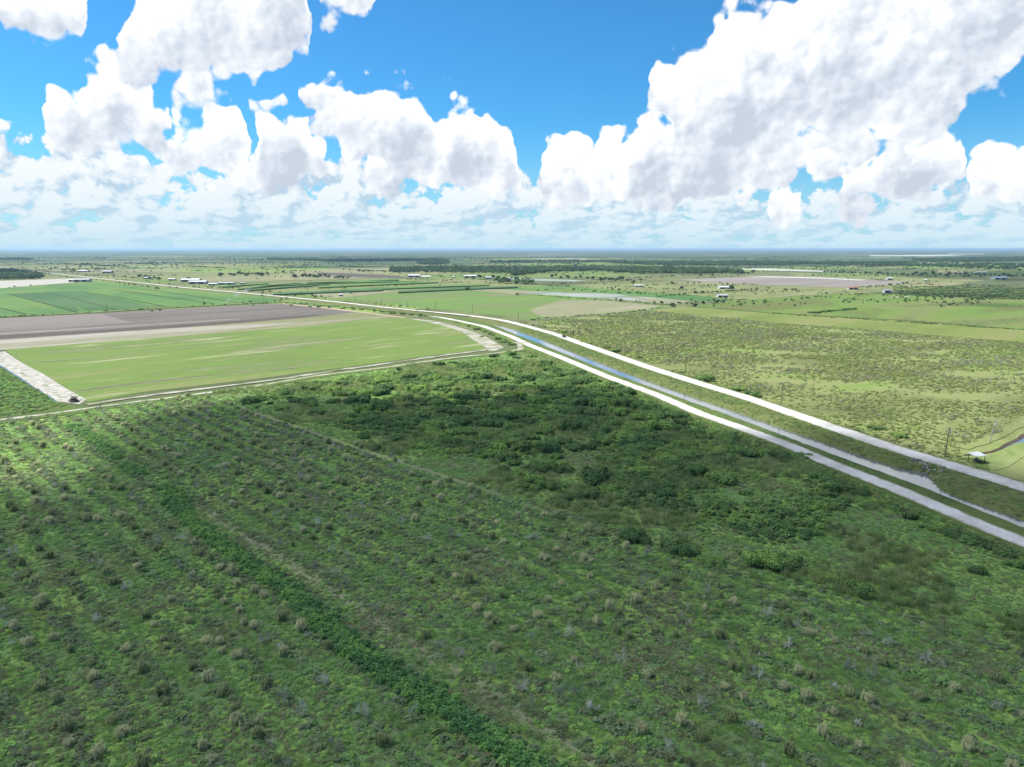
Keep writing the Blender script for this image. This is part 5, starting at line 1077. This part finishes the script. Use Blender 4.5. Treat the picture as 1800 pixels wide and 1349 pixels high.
for a in [
 (317,350,495.8,4.5,16,M_wwall,M_wroof,'long white-roofed shed, the rear one of the farm group beside the road'),
 (331,362,499.5,4.5,14,M_gwall,M_wroof,'white shed with dark bays, in front of the long white-roofed shed'),
 (366,381,502.2,3.2,9,M_wwall,M_wroof,'low white building at the right of the farm group'),
 (383,411,500.8,3.6,10,M_gwall,M_groof,'long grey-roofed barn at the right end of the farm group'),
 (422,431,499.8,2.6,7,M_gwall,M_groof,'small dark-fronted shed standing alone right of the farm group'),
 (295,307,493.6,3.4,10,M_wwall,M_wroof,'small white house just left of the farm group'),
 (253,265,490.8,3.2,9,M_wwall,M_wroof,'white-roofed house half hidden by trees left of the farm group'),
 (120,135,495.8,4.5,12,M_wwall,M_wroof,'white end building of the long shed beside the sand lot'),
 (129,156,495.9,4.8,14,M_gwall,M_groof,'long grey open-sided shed beside the sand lot'),
 (137,153,478.8,4,16,M_wwall,M_wroof,'far white-roofed farm house beyond the road at the left'),
 (179,195,480.6,5,18,M_twall,M_groof,'far grey-brown barn beyond the road at the left'),
 (185,189,466.8,4,14,M_wwall,M_wroof,'tiny white building of the far settlement at the upper left'),
 (717,739,487.8,4.5,16,M_gwall,M_wroof,'long white-roofed shed left of the centre farmsteads'),
 (740,756,488.2,2.5,10,M_wwall,M_trim,'low pale building touching the long shed of the centre farmsteads'),
 (795,799,489,3,8,M_wwall,M_wroof,'tiny white hut left of the big white farm house'),
 (815,838,488.6,4.5,14,M_wwall,M_wroof,'big white farm house in the centre farmsteads'),
 (853,864,490.6,3.5,10,M_wwall,M_wroof,'white house right of the big farm house'),
 (884,898,491.8,3.2,10,M_gwall,M_wroof,'pale low shed at the right of the centre farmsteads'),
 (1116,1131,504.8,2.8,8,M_wwall,M_wroof,'white trailer home alone in the rough pasture'),
 (1196,1202,506.6,2.6,5,M_open,M_rust,'small black container in the rough pasture'),
 (1264,1291,508.2,3,12,M_gwall,M_wroof,'long pale farm building with a dark tree in front'),
 (1262,1280,523.4,3.2,10,M_wwall,M_groof,'grey-roofed pale house at the edge of the rough pasture'),
 (1492,1509,509.4,3.2,10,M_twall,M_rroof,'low building with a red-brown roof by the bare field corner'),
 (1555,1567,515.3,4.2,9,M_wwall,M_groof,'white two-storey house at the left end of the orchard'),
 (1560,1570,492.2,3.6,10,M_wwall,M_wroof,'small white house beyond the bare field'),
 (1626,1630,494.6,2.8,8,M_wwall,M_wroof,'tiny white hut near the end of the bare field'),
 (1748,1771,491.6,4,16,M_wwall,M_broof,'blue-grey roofed house in the shade at the right'),
 (596,602,521.2,2.6,5,M_gwall,M_wroof,'white field hut at the lower end of the strip crops'),
 (1716,1736,481.2,3.6,12,M_wwall,M_wroof,'long white shed among the shaded trees at the right'),
 ]: barn(*a, opens=(2 if a[1]-a[0] > 12 else 1), win=(2 if a[1]-a[0] > 12 else 1), cat='house' if 'house' in a[7] else ('barn' if 'barn' in a[7] else 'shed'))
# water tower on the horizon
x_, y_ = at(779, 443); wt = tag(empty('water_tower', (x_ * .55, y_ * .55, 0)), 'tiny white water tower on the horizon above the centre farmsteads', 'water tower')
MB().tube((0,0,0),(0,0,34),2.2,1.8,12).build('column', M_wroof, wt); MB().tube((0,0,34),(0,0,38),3,8,16).tube((0,0,38),(0,0,43),8,8,16).tube((0,0,43),(0,0,46),8,2.5,16).build('tank', M_wroof, wt)

# ------------------------------------------------------------------ smoke of a small field fire
m = bpy.data.materials.new('smoke_vapour'); m.use_nodes = True; b = NB(m.node_tree)
tc = b.n.new('ShaderNodeTexCoord'); ox_, oy_, oz_ = b.sep(tc.outputs['Object'])
nn = b.noise(tc.outputs['Object'], .12, 4, .6); pv = b.n.new('ShaderNodeVolumePrincipled'); pv.inputs['Color'].default_value = (.80, .90, 1, 1)
b.put(pv.inputs['Density'], b.math('MULTIPLY', b.smooth(nn, .40, .62), b.lin(oz_, 0, 22, .055, .012)))
ot = b.n.new('ShaderNodeOutputMaterial'); b.l.new(pv.outputs[0], ot.inputs['Volume'])
x_, y_ = at(384, 537.5); mb = MB(); mb.tube((0,0,.1),(6,6,6),2.0,4.0,12).build
V, Fq = [], []
for k in range(9):
    t = k / 8; cx_, cy_, cz_, r_ = t * 28 + 1.5 * math.sin(k), t * 30, .4 + t ** 1.2 * 20, 2.0 + 6.5 * t
    V += [(cx_ + math.cos(j * math.pi / 6) * r_, cy_ + math.sin(j * math.pi / 6) * r_, cz_) for j in range(12)]
Fq = [(k*12+j, k*12+(j+1) % 12, (k+1)*12+(j+1) % 12, (k+1)*12+j) for k in range(8) for j in range(12)] + [tuple(range(11, -1, -1)), tuple(range(96, 108))]
me = bpy.data.meshes.new('smoke'); me.from_pydata(V, [], Fq); me.materials.append(m); o = link(bpy.data.objects.new('smoke', me)); o.location = (x_, y_, 0); tag(o, kind='stuff')

# ------------------------------------------------------------------ air: one even volume round the scene
m = bpy.data.materials.new('haze_air'); m.use_nodes = True; b = NB(m.node_tree); pv = b.n.new('ShaderNodeVolumePrincipled'); pv.inputs['Color'].default_value = (.46, .70, .96, 1); pv.inputs['Density'].default_value = 4.3e-5; pv.inputs['Anisotropy'].default_value = .2
ot = b.n.new('ShaderNodeOutputMaterial'); b.l.new(pv.outputs[0], ot.inputs['Volume'])
mb = MB().box(-100000, 100000, -1000, 120000, -1.5, 78); o = mb.build('haze', m); tag(o, kind='stuff')
